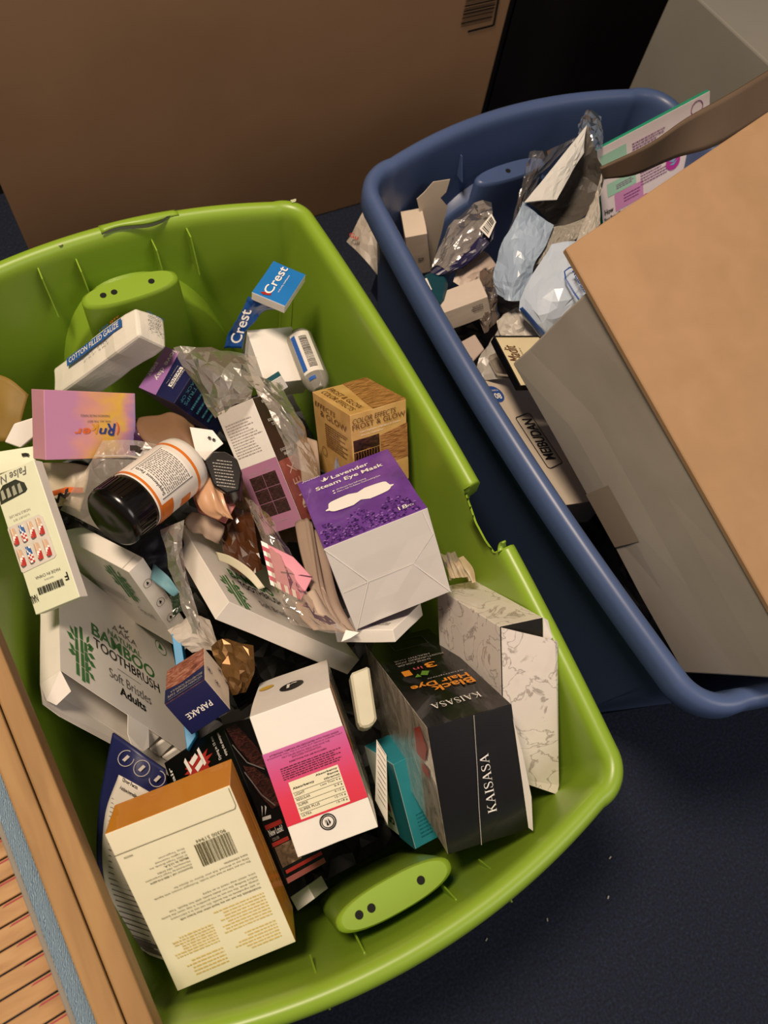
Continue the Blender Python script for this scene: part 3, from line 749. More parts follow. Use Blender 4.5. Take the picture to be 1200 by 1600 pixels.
p.text('T', (.40, .395, .88, .410), 'Shampoo', pale_ink, 180)
p.text('T', (.50, .51, .65, .57), '3', org, 180, bold=.02); p.text('T', (.34, .52, .46, .55), 'in', mat('pink_letter', '#cc5560', .5, 0), 180); p.text('T', (.17, .48, .28, .54), '1', org, 180, bold=.03)
leafg = mat('leaf_green_print', '#5f8a2e', .5, .1)
p.polys('T', [[(.36, .46), (.44, .44), (.50, .48), (.42, .50)], [(.28, .45), (.36, .44), (.34, .48)]], leafg, 'leaf_print')
for i, t in enumerate(('SHINE COLOR', 'MOISTURIZING AND', 'HEALTHY HAIR')): p.text('T', (.18, .60 + i * .03, .18 + .042 * len(t), .616 + i * .03), t, pale_ink, 180)
p.lines('T', [((.30, .80), (.80, .80)), ((.80, .80), (.80, .92)), ((.80, .92), (.30, .92)), ((.30, .92), (.30, .80))], grey_ink, .0006, 'printed_frame')
redp = mat('red_print', '#b2362e', .3, .2, 60)
p.polys('L', [[(.78, .60), (.90, .64), (.96, .80), (.90, .93), (.80, .82)], [(.82, .50), (.92, .52), (.93, .60), (.84, .58)]], redp, 'red_print')
b = MB()   # ragged card edge peeling at the right
b.poly([p.pt('F', .985, .02, .001), p.pt('F', 1.02, .0, .004), p.pt('F', 1.05, .28, .006), p.pt('F', 1.03, .62, .004), p.pt('F', .99, .9, .001), p.pt('F', .99, .4, .001)])
b.build('torn_edge', white_in, p.o)

# ---- marble patterned carton
marble = ramp_mat('marble_print', [(.0, '#cfc4b8'), (.44, '#e3dad0'), (.475, '#e2d9d0'), (.5, '#a89c94'), (.515, '#e0d7ce'), (1, '#ddd3c9')], 'noise', 3.2, .22, .9, 'Object', 5, (9, 9, 9), coat=.3)
dkfoil = mat('dark_foil', '#4a4742', .2, .2, 20, metal=.8)
p = Pack('marble_carton', 'white marble-patterned carton with its end flap open, against the right wall', 'box', 'marble', {'*': marble, 'F': dkfoil}, jitter=.0004)
b = MB(); k = .0025
q = [p.pt('F', 0, 1, k), p.pt('F', 1.10, .872, k + .010), p.pt('F', 1.19, .855, k + .008), p.pt('F', 1.20, -.14, k + .008), p.pt('F', 1.12, -.19, k + .010), p.pt('F', 0, 0, k)]
b.poly(q); o = b.build('end_flap', marble, p.o); solid(o, .0009)
b = MB(); b.poly([p.pt('F', 1.0, 1, 0), p.pt('F', 1.14, .97, -.002), p.pt('F', 1.19, .86, .002), p.pt('F', 1.0, .80, 0)]); o = b.build('dust_flap', white_in, p.o); solid(o, .0008)

# ---- lavender steam eye mask carton
purple = ramp_mat('purple_print', [(.25, '#58307c'), (.5, '#6c3f98'), (.75, '#7d50a8')], 'noise', 3, .3, .3, 'UV', 3, coat=.4)
lav = [mat('lavender_flower_dark', '#35195a', .5, 0), mat('lavender_flower', '#5a2f86', .5, 0), mat('lavender_flower_light', '#8f62b8', .5, 0)]
p = Pack('eye_mask_carton', 'purple lavender-print eye mask carton, topmost of the pile', 'box', 'lavender', {'*': purple, 'F': mat('wrap_white', '#e2dcd6', .3, .03, 30, .1, 60, coat=.3)}, jitter=.0006)
p.text('T', (.04, .955, .235, .985), 'Jeuvon', white_ink, 0, shear=.25)
p.text('T', (.335, .852, .735, .905), 'Lavender', white_ink, 0, bold=.015)
p.text('T', (.145, .745, .86, .815), 'Steam Eye Mask', white_ink, 0, bold=.015)
p.polys('T', [[(.25, .885), (.27, .86), (.29, .885), (.27, .93)], [(.22, .90), (.25, .86), (.26, .87)], [(.29, .87), (.32, .92), (.28, .88)]], white_ink, 'leaf_mark')
p.text('T', (.33, .660, .64, .685), '20 Minutes Fast Self-heating', white_ink); p.text('T', (.33, .625, .78, .650), 'Make a Gift To Relieve Tired Looking Eyes', white_ink)
p.polys('T', [[(.29, .667), (.31, .667), (.31, .682), (.29, .682)], [(.29, .632), (.31, .632), (.31, .647), (.29, .647)]], white_ink, 'bullet')
ms = []
for t in range(48):
    a = 2 * math.pi * t / 48; c, s_ = math.cos(a), math.sin(a)
    x = .5 + .35 * math.copysign(abs(c) ** .7, c); hgt = .085 * (1 - .45 * max(0, abs(c) - .72) / .28)
    y = .465 + hgt * math.copysign(abs(s_) ** .55, s_)
    if abs(c) < .09: y = .465 + (.060 if s_ > 0 else -.052)
    if abs(c) > .80: y = .445 + .03 * s_
    ms.append((x, y))
p.polys('T', [ms], white_ink, 'mask_picture')
rnd = random.Random(8); pl = [[], [], []]
for i in range(420):
    u = rnd.random() * .92 + .02; hmax = .12 + .17 * abs(math.sin(u * 9 + 1)) * (1 if .05 < u < .9 else .4)
    v = .02 + rnd.random() ** 1.2 * hmax; r = .006 + rnd.random() * .012; a = rnd.random() * 3
    pl[rnd.choice((0, 0, 1, 1, 2))].append([(u + r * math.cos(a + k), v + r * .8 * math.sin(a + k)) for k in (0, 1.6, 3.1, 4.7)])
for k in range(3): p.polys('T', pl[k], lav[k], 'lavender_flowers', .0008 + k * .0001)
p.text('T', (.765, .082, .850, .13), '18', white_ink, off=.0016); p.text('T', (.855, .085, .91, .108), 'PCs', white_ink, off=.0016)
seam = mat('wrap_seam', '#f6f2ee', .25, 0)
p.lines('F', [((.0, 1.0), (.275, .495)), ((.275, .495), (.01, .0)), ((.275, .495), (.724, .488)), ((.724, .488), (1, 0)), ((.724, .488), (.98, .72)), ((.98, .72), (.95, .98)), ((.275, .495), (.02, .48))], seam, .0007)

# ---- three bamboo toothbrush cartons
bgreen = mat('bamboo_green_ink', '#3f7a3c', .55, .05)
def bamboo(p, f, u, v, w, h, rot=0, name='bamboo_print'):
    """three canes with joints and leaves; (u, v) lower left, w x h in face fractions"""
    def T(a, b):
        if rot == 180: a, b = 1 - a, 1 - b
        elif rot == 90: a, b = 1 - b, a
        elif rot == -90: a, b = b, 1 - a
        return (u + a * w, v + b * h)
    ps = []
    for x, lo, hi in ((.36, 0, .92), (.53, -.05, 1.0), (.66, -.02, .74)):
        z = lo
        for k in range(4):
            z2 = lo + (hi - lo) * (k + 1) / 4
            ps.append([T(x - .05, z), T(x + .05, z), T(x + .045, z2 - .012), T(x - .045, z2 - .012)]); z = z2
    for (x, y, dx, dy) in ((.3, .62, -.25, .08), (.3, .7, -.14, .16), (.32, .35, -.24, .02), (.3, .4, -.18, .12), (.7, .7, .2, .05), (.7, .74, .1, .18), (.72, .55, .24, -.02), (.7, .5, .08, -.12),
                           (.72, .42, .24, -.06), (.72, .62, .22, .12), (.7, .22, .1, .1), (.72, .2, .18, -.1)):
        n = (-dy * .22, dx * .22)
        ps.append([T(x, y), T(x + dx * .5 + n[0], y + dy * .5 + n[1]), T(x + dx, y + dy), T(x + dx * .5 - n[0], y + dy * .5 - n[1])])
    p.polys(f, ps, bgreen, name)
tb = {'*': mat('toothbrush_white', '#ebe5db', .42, .03, 30)}
p = Pack('toothbrush_carton', 'opened white bamboo toothbrush carton with large green words, bottom flaps hanging out', 'box', 'tb1', tb, 'bamboo toothbrush cartons', skip='D')
p.text('F', (.41, .665, .62, .715), 'AAKA', grey_ink)
p.polys('F', [[(.49, .735), (.515, .775), (.535, .745), (.515, .755)], [(.51, .73), (.56, .775), (.545, .735)], [(.47, .73), (.49, .775), (.50, .735)]], grey_ink, 'crown_mark')
p.text('F', (.37, .585, .65, .637), 'NATURAL', bgreen, 0, bold=.005)
p.text('F', (.235, .470, .755, .575), 'BAMBOO', bgreen, 0, bold=.02)
p.text('F', (.245, .375, .78, .455), 'TOOTHBRUSH', ink, 0, bold=.01)
p.lines('F', [((.42, .325), (.61, .33))], ink, .0007, 'rule')
p.text('F', (.35, .210, .68, .285), 'Soft Bristles', grey_ink); p.text('F', (.42, .118, .625, .185), 'Adults', ink, 0, bold=.025)
bamboo(p, 'F', .035, .045, .22, .42)
p.ring('F', (.866, .86), .011, .0008, bgreen, 'seal_mark', asp=1.1); p.polys('F', [[(.84, .84), (.89, .85), (.86, .90)]], bgreen, 'seal_mark')
w, h, d = p.d; x0, x1, yb, zf, zb = -w / 2, w / 2, -h / 2, d / 2, -d / 2
def flap(name, pts, m=white_in, t=.0007, parent=None):
    b = MB(); b.poly(pts); o = b.build(name, m, parent or p.o); solid(o, t); return o
flap('tuck_flap', [(x0, yb, zb), (x1, yb, zb), (x1 - .004, yb - .020, zb + .004), (x1 - .10, yb - .026, zb + .004), (x0 + .02, yb - .032, zb + .004), (x0, yb - .028, zb + .003)])
flap('dust_flap', [(x0, yb, zb), (x0, yb, zf), (x0 + .016, yb - .016, zf - .002), (x0 + .012, yb - .026, zb + .008), (x0 + .004, yb - .022, zb + .004)])
flap('dust_flap', [(x0 + w * .47, yb, zf), (x0 + w * .63, yb, zf), (x0 + w * .64, yb - .022, zf - .004), (x0 + w * .60, yb - .030, zf - .006), (x0 + w * .52, yb - .030, zf - .007), (x0 + w * .48, yb - .022, zf - .004)])
for i in range(3):
    b = MB(); a = x0 + w * (.66 + i * .105)
    b.quadbox([(a, yb + .001, zb + .002), (a + w * .10, yb + .001, zb + .002), (a + w * .10, yb + .02, zb + .002), (a, yb + .02, zb + .002),
               (a + .003, yb + .003, zf - .002), (a + w * .10 - .003, yb + .003, zf - .002), (a + w * .10 - .003, yb + .02, zf - .002), (a + .003, yb + .02, zf - .002)])
    bevel(b.build('insert_slat', white_in, p.o), .002, 2)
p = Pack('toothbrush_carton', 'white bamboo-print carton lying edge-up in mid pile, beside the pink striped card', 'box', 'tb2', tb, 'bamboo toothbrush cartons')
bamboo(p, 'F', .03, .02, .16, .38); p.text('F', (.17, .42, .50, .53), 'BAMBOO', bgreen, 0, bold=.02); p.text('F', (.20, .32, .52, .40), 'TOOTHBRUSH', ink, 0, bold=.01)
p.text('F', (.28, .16, .52, .22), 'Soft Bristles', grey_ink)
p = Pack('toothbrush_carton', 'white bamboo-print carton under the nail box, four round icons on its side', 'box', 'tb3', tb, 'bamboo toothbrush cartons')
bamboo(p, 'F', .70, .54, .22, .42); p.fine('F', (.30, .40, .75, .52), 5, pale_ink, 3, 0, .4, .2); p.text('F', (.80, .36, .93, .44), 'From earth', grey_ink, 0)
for i, v in enumerate((.797, .573, .382, .185)):
    p.ring('R', (.45, v), .0055, .0006, grey_ink, 'icon_ring'); p.polys('R', [[(.35, v - .012), (.55, v - .004), (.45, v + .02)]], ink, 'icon_mark'); p.fine('R', (.78, v - .02, .92, v + .03), 2, pale_ink, i, 90, .4, .1)
p.lines('T', [((.30, .0), (.30, .55)), ((.30, .55), (.28, .6)), ((.95, .02), (.95, .98))], crease, .0006)

# ---- false nail packet
nlg = mat('pale_green_card', '#dfe3c4', .45, .03, 40)
p = Pack('false_nail_packet', 'pale green false-nail packet with a window of flag-striped nails', 'nail packet', 'nails', {'*': nlg, 'R': mat('nail_side', '#efe9df', .45, .03)})
p.panel('F', [(.0, .31), (.03, .30), (.76, .315), (.82, .33), (.80, .61), (.74, .635), (.02, .632), (-.0, .62)], mat('window_backing', '#dad4c8', .25, .05, 60, coat=.6), 'window')
nude = mat('nude_nail', '#d2b193', .2, .05, 50, coat=.7); nred = mat('red_nail', '#b5382f', .2, 0, coat=.7); nblue = mat('blue_nail', '#2a5c96', .2, 0, coat=.7); nwhite = mat('white_nail', '#f1ece6', .2, 0, coat=.7)
for r in range(2):
    for c in range(4):
        u = .10 + c * .195; v = .552 - r * .155; W, H = .062, .058
        V = []; F = []; fm = []
        nn = 8
        for j in range(nn + 1):
            for i in range(7):
                a = -1 + i / 3; t = -1 + 2 * j / nn; wid = W * (1 - .25 * max(0, t) ** 2) * (1 if t > -.8 else .9)
                q = p.pt('F', u + a * wid, v + t * H, .0010 + .0030 * (1 - a * a)); V.append(q)
        for j in range(nn):
            for i in range(6):
                F.append((j * 7 + i, j * 7 + i + 1, (j + 1) * 7 + i + 1, (j + 1) * 7 + i)); a = (i - 2.5) / 2.5; t = 1 - 2 * (j + .5) / nn
                s_ = t * 1.4 + a * .7
                if c == 1: k = 2 if t < .1 and not (i + j) % 4 == 0 else (3 if t < .1 else (1 if int(s_ * 3) % 2 else 3))
                else: k = 0 if s_ < .25 else (3 if s_ < .75 else 1)
                fm.append(k)
        mesh('false_nail', V, F, [nude, nred, nblue, nwhite], p.o, fm=fm, smooth=True)
p.panel('F', [(.03, .80), (.62, .815), (.68, .83), (.66, .88), (.50, .925), (.20, .92), (.06, .88)], mat('cutout_dark', '#3b3f33', .2, .3, 90, coat=.7), 'hanger_cutout')
for i in range(4): p.panel('F', [(.10 + .13 * i, .82), (.19 + .13 * i, .825), (.18 + .13 * i, .89), (.12 + .13 * i, .885)], mat('clear_nail', '#a9ab95', .15, .1, coat=.8), 'clear_nail', .0012)
p.text('F', (.0, .93, .80, .985), 'False Nail', grey_ink, 180, shear=.3)
p.text('F', (.12, .685, .60, .702), 'NOBLE FUN LIFE', pale_ink, 180); p.text('F', (.18, .655, .55, .668), 'LUXURY SET', pale_ink, 180)
p.barcode('F', (.21, .115, .78, .165), ink, 21); p.text('F', (.24, .222, .80, .242), 'MADE IN CHINA', grey_ink, 180); p.text('F', (.42, .195, .62, .207), '0001241J', grey_ink, 180)
p.text('F', (.84, .14, .92, .195), 'F', ink, 180, bold=.01); p.text('F', (.0, .075, .16, .13), 'NAIL', ink, 180, bold=.01)

# ---- pastel press-on nail carton
past = ramp_mat('pastel_watercolour', [(.18, '#c48bb0'), (.40, '#d99a90'), (.55, '#e0ad62'), (.66, '#e2b64e'), (.78, '#cf93a2'), (.92, '#9583c0')], 'grad', 3.2, .35, .55, 'UV', mapscale=(1, .5, 1), maprot=.25)
p = Pack('pastel_nail_carton', 'pastel pink-orange-lilac carton with an upside-down multicoloured logo', 'box', 'rnker', {'*': mat('dusty_pink_side', '#c88fa0', .4, .05), 'F': past})
oi = mat('orange_logo', '#dd6a2c', .45, 0); bi = mat('navy_logo', '#2c3f86', .45, 0)
p.text('F', (.30, .38, .38, .455), 'r', oi, 180, .02, .2); p.text('F', (.39, .375, .475, .46), 'e', oi, 180, .02, .2); p.text('F', (.48, .375, .565, .52), 'k', mat('gold_logo', '#d89a34', .45, 0), 180, .02, .2)
p.text('F', (.57, .37, .66, .46), 'n', bi, 180, .02, .2); p.text('F', (.66, .345, .76, .53), 'R', bi, 180, .02, .2); p.text('F', (.765, .36, .80, .55), '(', oi, 180, .02)
p.text('F', (.44, .545, .70, .575), 'NAIL ALL THE BEST', grey_ink, 180); p.text('F', (.37, .625, .69, .66), 'FASHION FALSE NAILS', grey_ink, 180)
p.lines('T', [((.45, .2), (.55, .2))], ink, .0008, 'slot')

# ---- hair toner carton
mauve = mat('mauve_print', '#b07a98', .35, .06, 20, coat=.3); brick = ramp_mat('brick_print', [(.3, '#8c4646'), (.6, '#a85a52'), (.85, '#b87a70')], 'noise', 3, .3, .2, 'UV', 2, coat=.4)
hairdk = ramp_mat('dark_hair_print', [(.3, '#150d10'), (.5, '#35221f'), (.7, '#6a4a46')], 'noise', 5, .35, 2, 'UV', 5, (1, 4, 1), .7)
p = Pack('hair_toner_carton', 'tall white and mauve toner carton with six hair swatches', 'box', 'toner', {'*': white, 'R': mat('brown_print', '#3d2a2a', .3, .15, 10, coat=.4)})
p.panel('F', (0, 0, 1, .54), mauve, 'mauve_panel'); p.fine('F', (.10, .62, .93, .90), 13, mat('faint_ink', '#bdb4ae', .6, 0), 5, 0, .3, .35)
for r in range(3):
    for c in range(2): p.panel('F', (.16 + c * .355, .127 + r * .109, .505 + c * .355, .231 + r * .109), hairdk, 'hair_swatch', .0009)
p.text('F', (.20, .47, .42, .478), 'BEFORE', pale_ink); p.text('F', (.55, .47, .77, .478), 'AFTER', pale_ink); p.text('F', (.40, .07, .72, .08), 'MEDIUM BROWN', pale_ink)
p.panel('R', (0, 0, 1, .50), brick, 'brick_panel')
for t, v, w in (('REVOLUTION', .945, .55), ('HAIR', .915, .25), ('BOND RESTORE', .80, .65), ('TONER KIT', .765, .45), ('CHOCOLATE', .56, .62), ('BROWN', .525, .40)): p.text('R', (.48 - w / 2 * .8, v, .48 + w / 2 * .8, v + .022), t, white_ink)
p.text('R', (.25, .10, .55, .46), 'P L E X', mat('pale_pink_ink', '#e0b8ae', .4, 0), 90, 0, 0)

# ---- frost and glow hair colour carton
gold = ramp_mat('gold_card', [(.3, '#bf9454'), (.6, '#d2aa6a'), (.85, '#dbb87c')], 'noise', 3, .32, .2, 'UV', 3, coat=.4)
strand = ramp_mat('brown_hair_print', [(.3, '#4a2612'), (.45, '#8a5630'), (.55, '#c48f58'), (.68, '#6b3d22')], 'noise', 2.5, .3, .3, 'UV', 3, (1.0, 26, 1), .45, coat=.4)
tan_ink = mat('brown_ink', '#6b4526', .5, 0)
p = Pack('hair_colour_carton', 'gold hair colour carton with brown hair picture, against the right tote wall', 'box', 'frost', {'*': gold}, jitter=.0006)
p.panel('F', [(.50, .28), (1.0, .30), (1.0, .72), (.50, .66)], strand, 'hair_picture'); p.panel('F', (.02, .55, .48, .69), ramp_mat('dark_eye_print', [(.35, '#1c0f0c'), (.6, '#4a2c22'), (.8, '#8a6048')], 'noise', 3, .3, 1, 'UV', 4), 'dark_picture')
p.panel('F', (.02, .42, .48, .54), ramp_mat('dark_strand_print', [(.35, '#150c0a'), (.6, '#45281c'), (.85, '#7c5236')], 'wave', 3, .3, 3, 'UV', 4), 'dark_picture')
p.text('F', (.03, .885, .80, .945), 'COLOR EFFECTS', tan_ink, 0, 0, .2); p.text('F', (.02, .815, .97, .875), 'FROST & GLOW', tan_ink, 0, 0)
p.text('F', (.14, .765, .88, .785), 'Color Highlights / Highlights de Couleur', white_ink); p.text('F', (.16, .725, .55, .742), 'Blonde Highlights', white_ink)
p.fine('F', (.08, .22, .9, .27), 2, tan_ink, 2, 0, .4, .3)
p.panel('T', [(.40, -.0), (1.0, .0), (1.0, 1.0), (.55, 1.0)], strand, 'hair_picture')
p.text('T', (.22, .10, .32, .92), 'FROST & GLOW', tan_ink, -90); p.text('T', (.08, .10, .18, .90), 'COLOR EFFECTS', tan_ink, -90, 0, .2)
p.text('L', (.06, .86, .62, .92), 'EFFECTS', tan_ink, 0, 0, .2); p.text('L', (.20, .77, .90, .84), '& GLOW', tan_ink); p.fine('L', (.30, .42, .92, .72), 10, tan_ink, 7, 0, .45, .4)
p.panel('L', [(.42, .0), (.62, .02), (.66, .20), (.55, .36), (.46, .22)], ramp_mat('bottle_print', [(.3, '#8f95b4'), (.7, '#d8d4dc')], 'noise', 4, .3, 0, 'UV'), 'bottle_picture'); p.ring('L', (.22, .32), .006, .0008, tan_ink)

# ---- parake cream carton
choc = ramp_mat('brown_swirl_print', [(.25, '#5c2f26'), (.5, '#9a5c48'), (.75, '#d0a08a')], 'noise', 3, .35, 2, 'UV', 4, (1, 3, 1), .4)
p = Pack('small_navy_carton', 'small navy carton with upside-down white letters and brown picture on top', 'box', 'parake', {'*': navy, 'T': choc, 'R': mat('cream_side', '#e8d8c4', .45, .03)})
p.text('F', (.19, .37, .80, .53), 'PARAKE', white_ink, 180, .01)
p.panel('T', [(0, 0), (1, 0), (1, .42), (.85, .40), (.4, .33), (0, .40)], navy, 'navy_band'); p.text('T', (.08, .10, .95, .16), 'VITAMIN REPAIR TAPE', pale_ink, 180); p.text('T', (.15, .19, .95, .25), 'BIO-PEPTIDE FORMULA', pale_ink, 180)
p.lines('T', [((.1, .05), (.9, .05))], pale_ink, .0004, 'rule')
for u, v in ((.42, .82), (.30, .52), (.82, .36), (.70, .08)): p.ring('R', (u, v), .0042, .0005, navy, 'icon_ring'); p.polys('R', [[(u - .04, v - .05), (u + .05, v), (u, v + .07)]], navy, 'icon_mark')

# ---- purple and navy carton under plastic
lilac = mat('lilac_print', '#a877b8', .4, .05); nav2 = ramp_mat('deep_navy_print', [(.35, '#0b0d26'), (.6, '#171c44'), (.8, '#2b2f60')], 'noise', 5, .35, .5, 'UV', 4)
p = Pack('lilac_navy_carton', 'lilac and navy carton with small white label patch, beside the gauze packet', 'box', 'loveday', {'*': navy, 'R': nav2, 'D': lilac})
p.panel('F', [(0, 0), (.50, 0), (.41, 1), (0, 1)], lilac, 'lilac_panel'); p.text('F', (.20, .28, .36, .98), 'love day', white_ink, -90, .01); p.text('F', (.02, .30, .10, .62), 'EVERY', white_ink, -90, .01)
p.panel('F', (.645, .27, .735, .72), white_ink, 'label_patch', .0009); p.text('F', (.66, .30, .72, .69), 'W/I/O', navy, -90, .02, off=.0014)
p.text('F', (.755, .25, .79, .70), 'TECHNOLOGY', white_ink, -90); p.text('F', (.57, .30, .60, .72), 'Results in 1 Min', pale_ink, -90)
teal_ink = mat('teal_ink', '#3f7f95', .5, 0)
p.text('R', (.06, .10, .11, .62), 'PACK OF', teal_ink, -90); p.text('R', (.14, .10, .20, .60), 'STRIPS', teal_ink, -90); p.fine('R', (.3, .1, .8, .8), 4, teal_ink, 4, -90, .3, .5)

# ---- black hair colour carton with splash
lips = ramp_mat('dark_hair_photo', [(.3, '#160a0a'), (.5, '#40201c'), (.65, '#5e322b'), (.85, '#7c4c40')], 'noise', 4, .25, 1.5, 'UV', 5, (1, 5, 1), .6, coat=.5)
p = Pack('splash_print_carton', 'black carton with red splash print, wedged behind the orange-sided carton', 'box', 'hairdye', {'*': black_card}, jitter=.0006)
rnd = random.Random(5); sp = []
for i in range(26):
    a = 2 * math.pi * i / 26; r = (1 if i % 2 else .62) * (.8 + rnd.random() * .5); sp.append((.46 + .24 * r * math.cos(a), .86 + .075 * r * math.sin(a)))
p.polys('L', [sp], redp, 'red_splash', .0008); 
p.polys('L', [[(.30, .93), (.34, .95), (.37, .86), (.33, .84)], [(.37, .91), (.50, .94), (.52, .91), (.40, .88)], [(.42, .86), (.56, .89), (.57, .86), (.44, .83)], [(.54, .95), (.58, .96), (.60, .85), (.56, .84)]], white_ink, 'brush_strokes', .0013); p.text('L', (.78, .82, .83, .97), 'Dyeing in 15 min', white_ink, 90); p.text('L', (.88, .82, .93, .97), 'enjoy the shampoo', white_ink, 90)
p.text('L', (.04, .80, .09, .95), 'Hair', white_ink, 90, .02)
p.panel('F', [(.02, .97), (.30, .98), (.55, .80), (.60, .66), (.30, .70), (.10, .84)], lips, 'hair_photo'); p.panel('F', [(.06, .72), (.30, .69), (.55, .58), (.55, .42), (.30, .42), (.14, .54)], lips, 'hair_photo', .0007)
p.lines('F', [((.02, .86), (.18, .73)), ((.18, .73), (.5, .66)), ((.04, .68), (.2, .52)), ((.2, .52), (.4, .43))], mat('silver_line', '#b9b2b0', .3, 0, metal=.6), .0016, 'silver_swoosh')
p.polys('F', [[(.0, .375), (.20, .37), (.22, .39), (.02, .395)], [(.03, .40), (.12, .45), (.10, .46)], [(.10, .40), (.20, .44), (.18, .455)]], white_ink, 'white_mark')
p.panel('F', (.0, .318, .40, .345), redp, 'red_bar'); p.text('F', (.02, .275, .36, .315), 'New Look?', white_ink, 0, .01); p.text('F', (.04, .245, .20, .262), 'COLOR', pale_ink); p.panel('F', (.0, .215, .40, .238), redp, 'red_bar')
p.panel('F', (.02, .09, .50, .21), ramp_mat('hair_colour_photo', [(.3, '#3a2a20'), (.6, '#7a6048'), (.8, '#a5907a')], 'noise', 3, .3, 1, 'UV'), 'hair_photo'); p.panel('F', (.0, .0, 1.0, .03), mat('rose_band', '#a05a54', .4, .05), 'rose_band'); p.panel('F', (.05, .05, 1.0, .07), redp, 'red_bar')

# ---- teal carton
teal_dk = mat('teal_fine_ink', '#1d6c7c', .5, 0)
tealm = mat('teal_card', '#2f8d9c', .4, .06, 20)
p = Pack('teal_carton', 'teal and white carton deep under the black hair dye carton', 'box', 'teal', {'*': tealm, 'L': mat('white_green_side', '#cfd8cc', .45, .05)})
p.panel('L', (.50, .0, 1, 1), mat('teal_dark', '#1f6670', .45, .05), 'teal_panel'); p.text('L', (.06, .08, .46, .22), 'cola', mat('dark_green_ink', '#2c4a2a', .5, 0), 180, .02); p.polys('L', [[(.2, .3), (.42, .28), (.40, .40)], [(.1, .55), (.2, .52), (.2, .6)]], redp, 'fruit_print'); p.fine('F', (.3, .1, .9, .4), 7, teal_dk, 5, 0, .3, .4)

# ---- cotton gauze packet (soft wrapped)
wrap = mat('paper_wrap', '#ece6da', .38, .03, 30, .25, 60)
p = Pack('gauze_packet', 'white paper-wrapped packet reading Cotton Filled Gauze, by the far wall', 'gauze packet', 'gauze', {'*': wrap}, jitter=.0018, bev=.004, cuts=7)
gb_ = mat('blue_print', '#2b5ea8', .45, 0)
p.panel('F', (.22, .56, .86, .84), gb_, 'blue_label', .0040); p.text('F', (.25, .61, .83, .79), 'COTTON FILLED GAUZE', white_ink, 0, .01, off=.0046)
p.text('F', (.62, .90, .72, .97), '100', gb_, off=.0042); p.text('F', (.74, .90, .84, .97), 'QTY', oi, off=.0042); p.text('F', (.40, .40, .70, .46), '2" X 2"  8 PLY', grey_ink, off=.0042)
for i, t in enumerate(('REF 3352', 'COTTON', 'FILLED', 'GAUZE', '2" x 2"')): p.text('R', (.30, .82 - i * .14, .30 + .075 * len(t), .90 - i * .14), t, (gb_ if i == 0 else navy), off=.0042)

# ---- crest toothpaste carton: torn upper end and crushed lower end
cb = mat('crest_blue', '#1f79c4', .3, .06, 20, coat=.4); cbd = mat('crest_blue_deep', '#1d4f96', .3, .1, 20, coat=.4)
p = Pack('toothpaste_carton', 'crushed blue toothpaste carton sticking up near the far corner', 'box', 'crest', {'*': white_in, 'F': cb, 'B': cb}, jitter=.0003)
p.text('F', (.24, .12, .50, .94), 'Crest', white_ink, 90, .01); p.polys('F', [[(.20, .08), (.30, .05), (.50, .10), (.48, .16), (.30, .13)]], redp, 'red_swoosh'); p.text('F', (.60, .25, .66, .78), 'anticavity toothpaste', white_ink, 90)
lo = [at(x, y, z) for x, y, z in ((388, 463, .395), (376, 490, .375), (358, 520, .35), (350, 545, .33))]
hi = [at(x, y, z) for x, y, z in ((446, 480, .392), (412, 490, .37), (386, 515, .35), (378, 545, .33))]
inv2 = p.mw.inverted(); o = sheet('crushed_end', [[inv2 @ a, inv2 @ a.lerp(c, .5), inv2 @ c] for a, c in zip(lo, hi)], cbd, 16, 20, .004, 30, .0008, 3, parent=p.o)
ow = p.o
class Flat:   # lettering on a free quad given by three points of the parent's local space
    def __init__(s, o, p00, p10, p01): s.o = o; s.a = Vector(p00); s.b = Vector(p10) - s.a; s.c = Vector(p01) - s.a
    def text(s, rect, body, m, rot=0, bold=0, shear=0, name='lettering', off=.001):
        W, H = s.b.length, s.c.length; u, v = s.b.normalized(), s.c.normalized()
        TEXTS.append((s.o, (s.a + s.b / 2 + s.c / 2, u, v, u.cross(v), W, H), rect, body, m, rot, bold, shear, name, off, False, None))
Flat(ow, inv2 @ at(352, 540, .342), inv2 @ at(380, 545, .342), inv2 @ at(376, 470, .395)).text((.15, .1, .75, .85), 'Crest', white_ink, 90, .01)

# ---- smaller cartons
p = Pack('plain_white_carton', 'plain white carton lying below the blue toothpaste carton', 'box', 'whitebox', {'*': white})
p = Pack('tiny_teal_carton', 'tiny white carton with teal top resting on the plain white carton', 'box', 'smallteal', {'*': white, 'T': mat('deep_teal', '#1f5560', .4, .05)}); p.fine('F', (.3, .3, .8, .7), 4, pale_ink, 1)
p = Pack('slim_white_carton', 'slim white carton peeking out beneath the eye mask carton', 'box', 'slim', {'*': white}); p.fine('F', (.5, .15, .9, .25), 2, pale_ink, 3)
p = Pack('black_gold_line_carton', 'black carton with gold line and partly hidden white letters, deep in the pile', 'box', 'jem', {'*': black_card}); p.text('F', (.30, .42, .80, .68), 'JEM', white_ink, 180, .02); p.lines('F', [((.25, .05), (1, .1))], gold_ink, .0012, 'gold_line')
p = Pack('little_white_box', 'little white box end at the bottom below the splash print carton', 'box', 'whiteend', {'*': white})

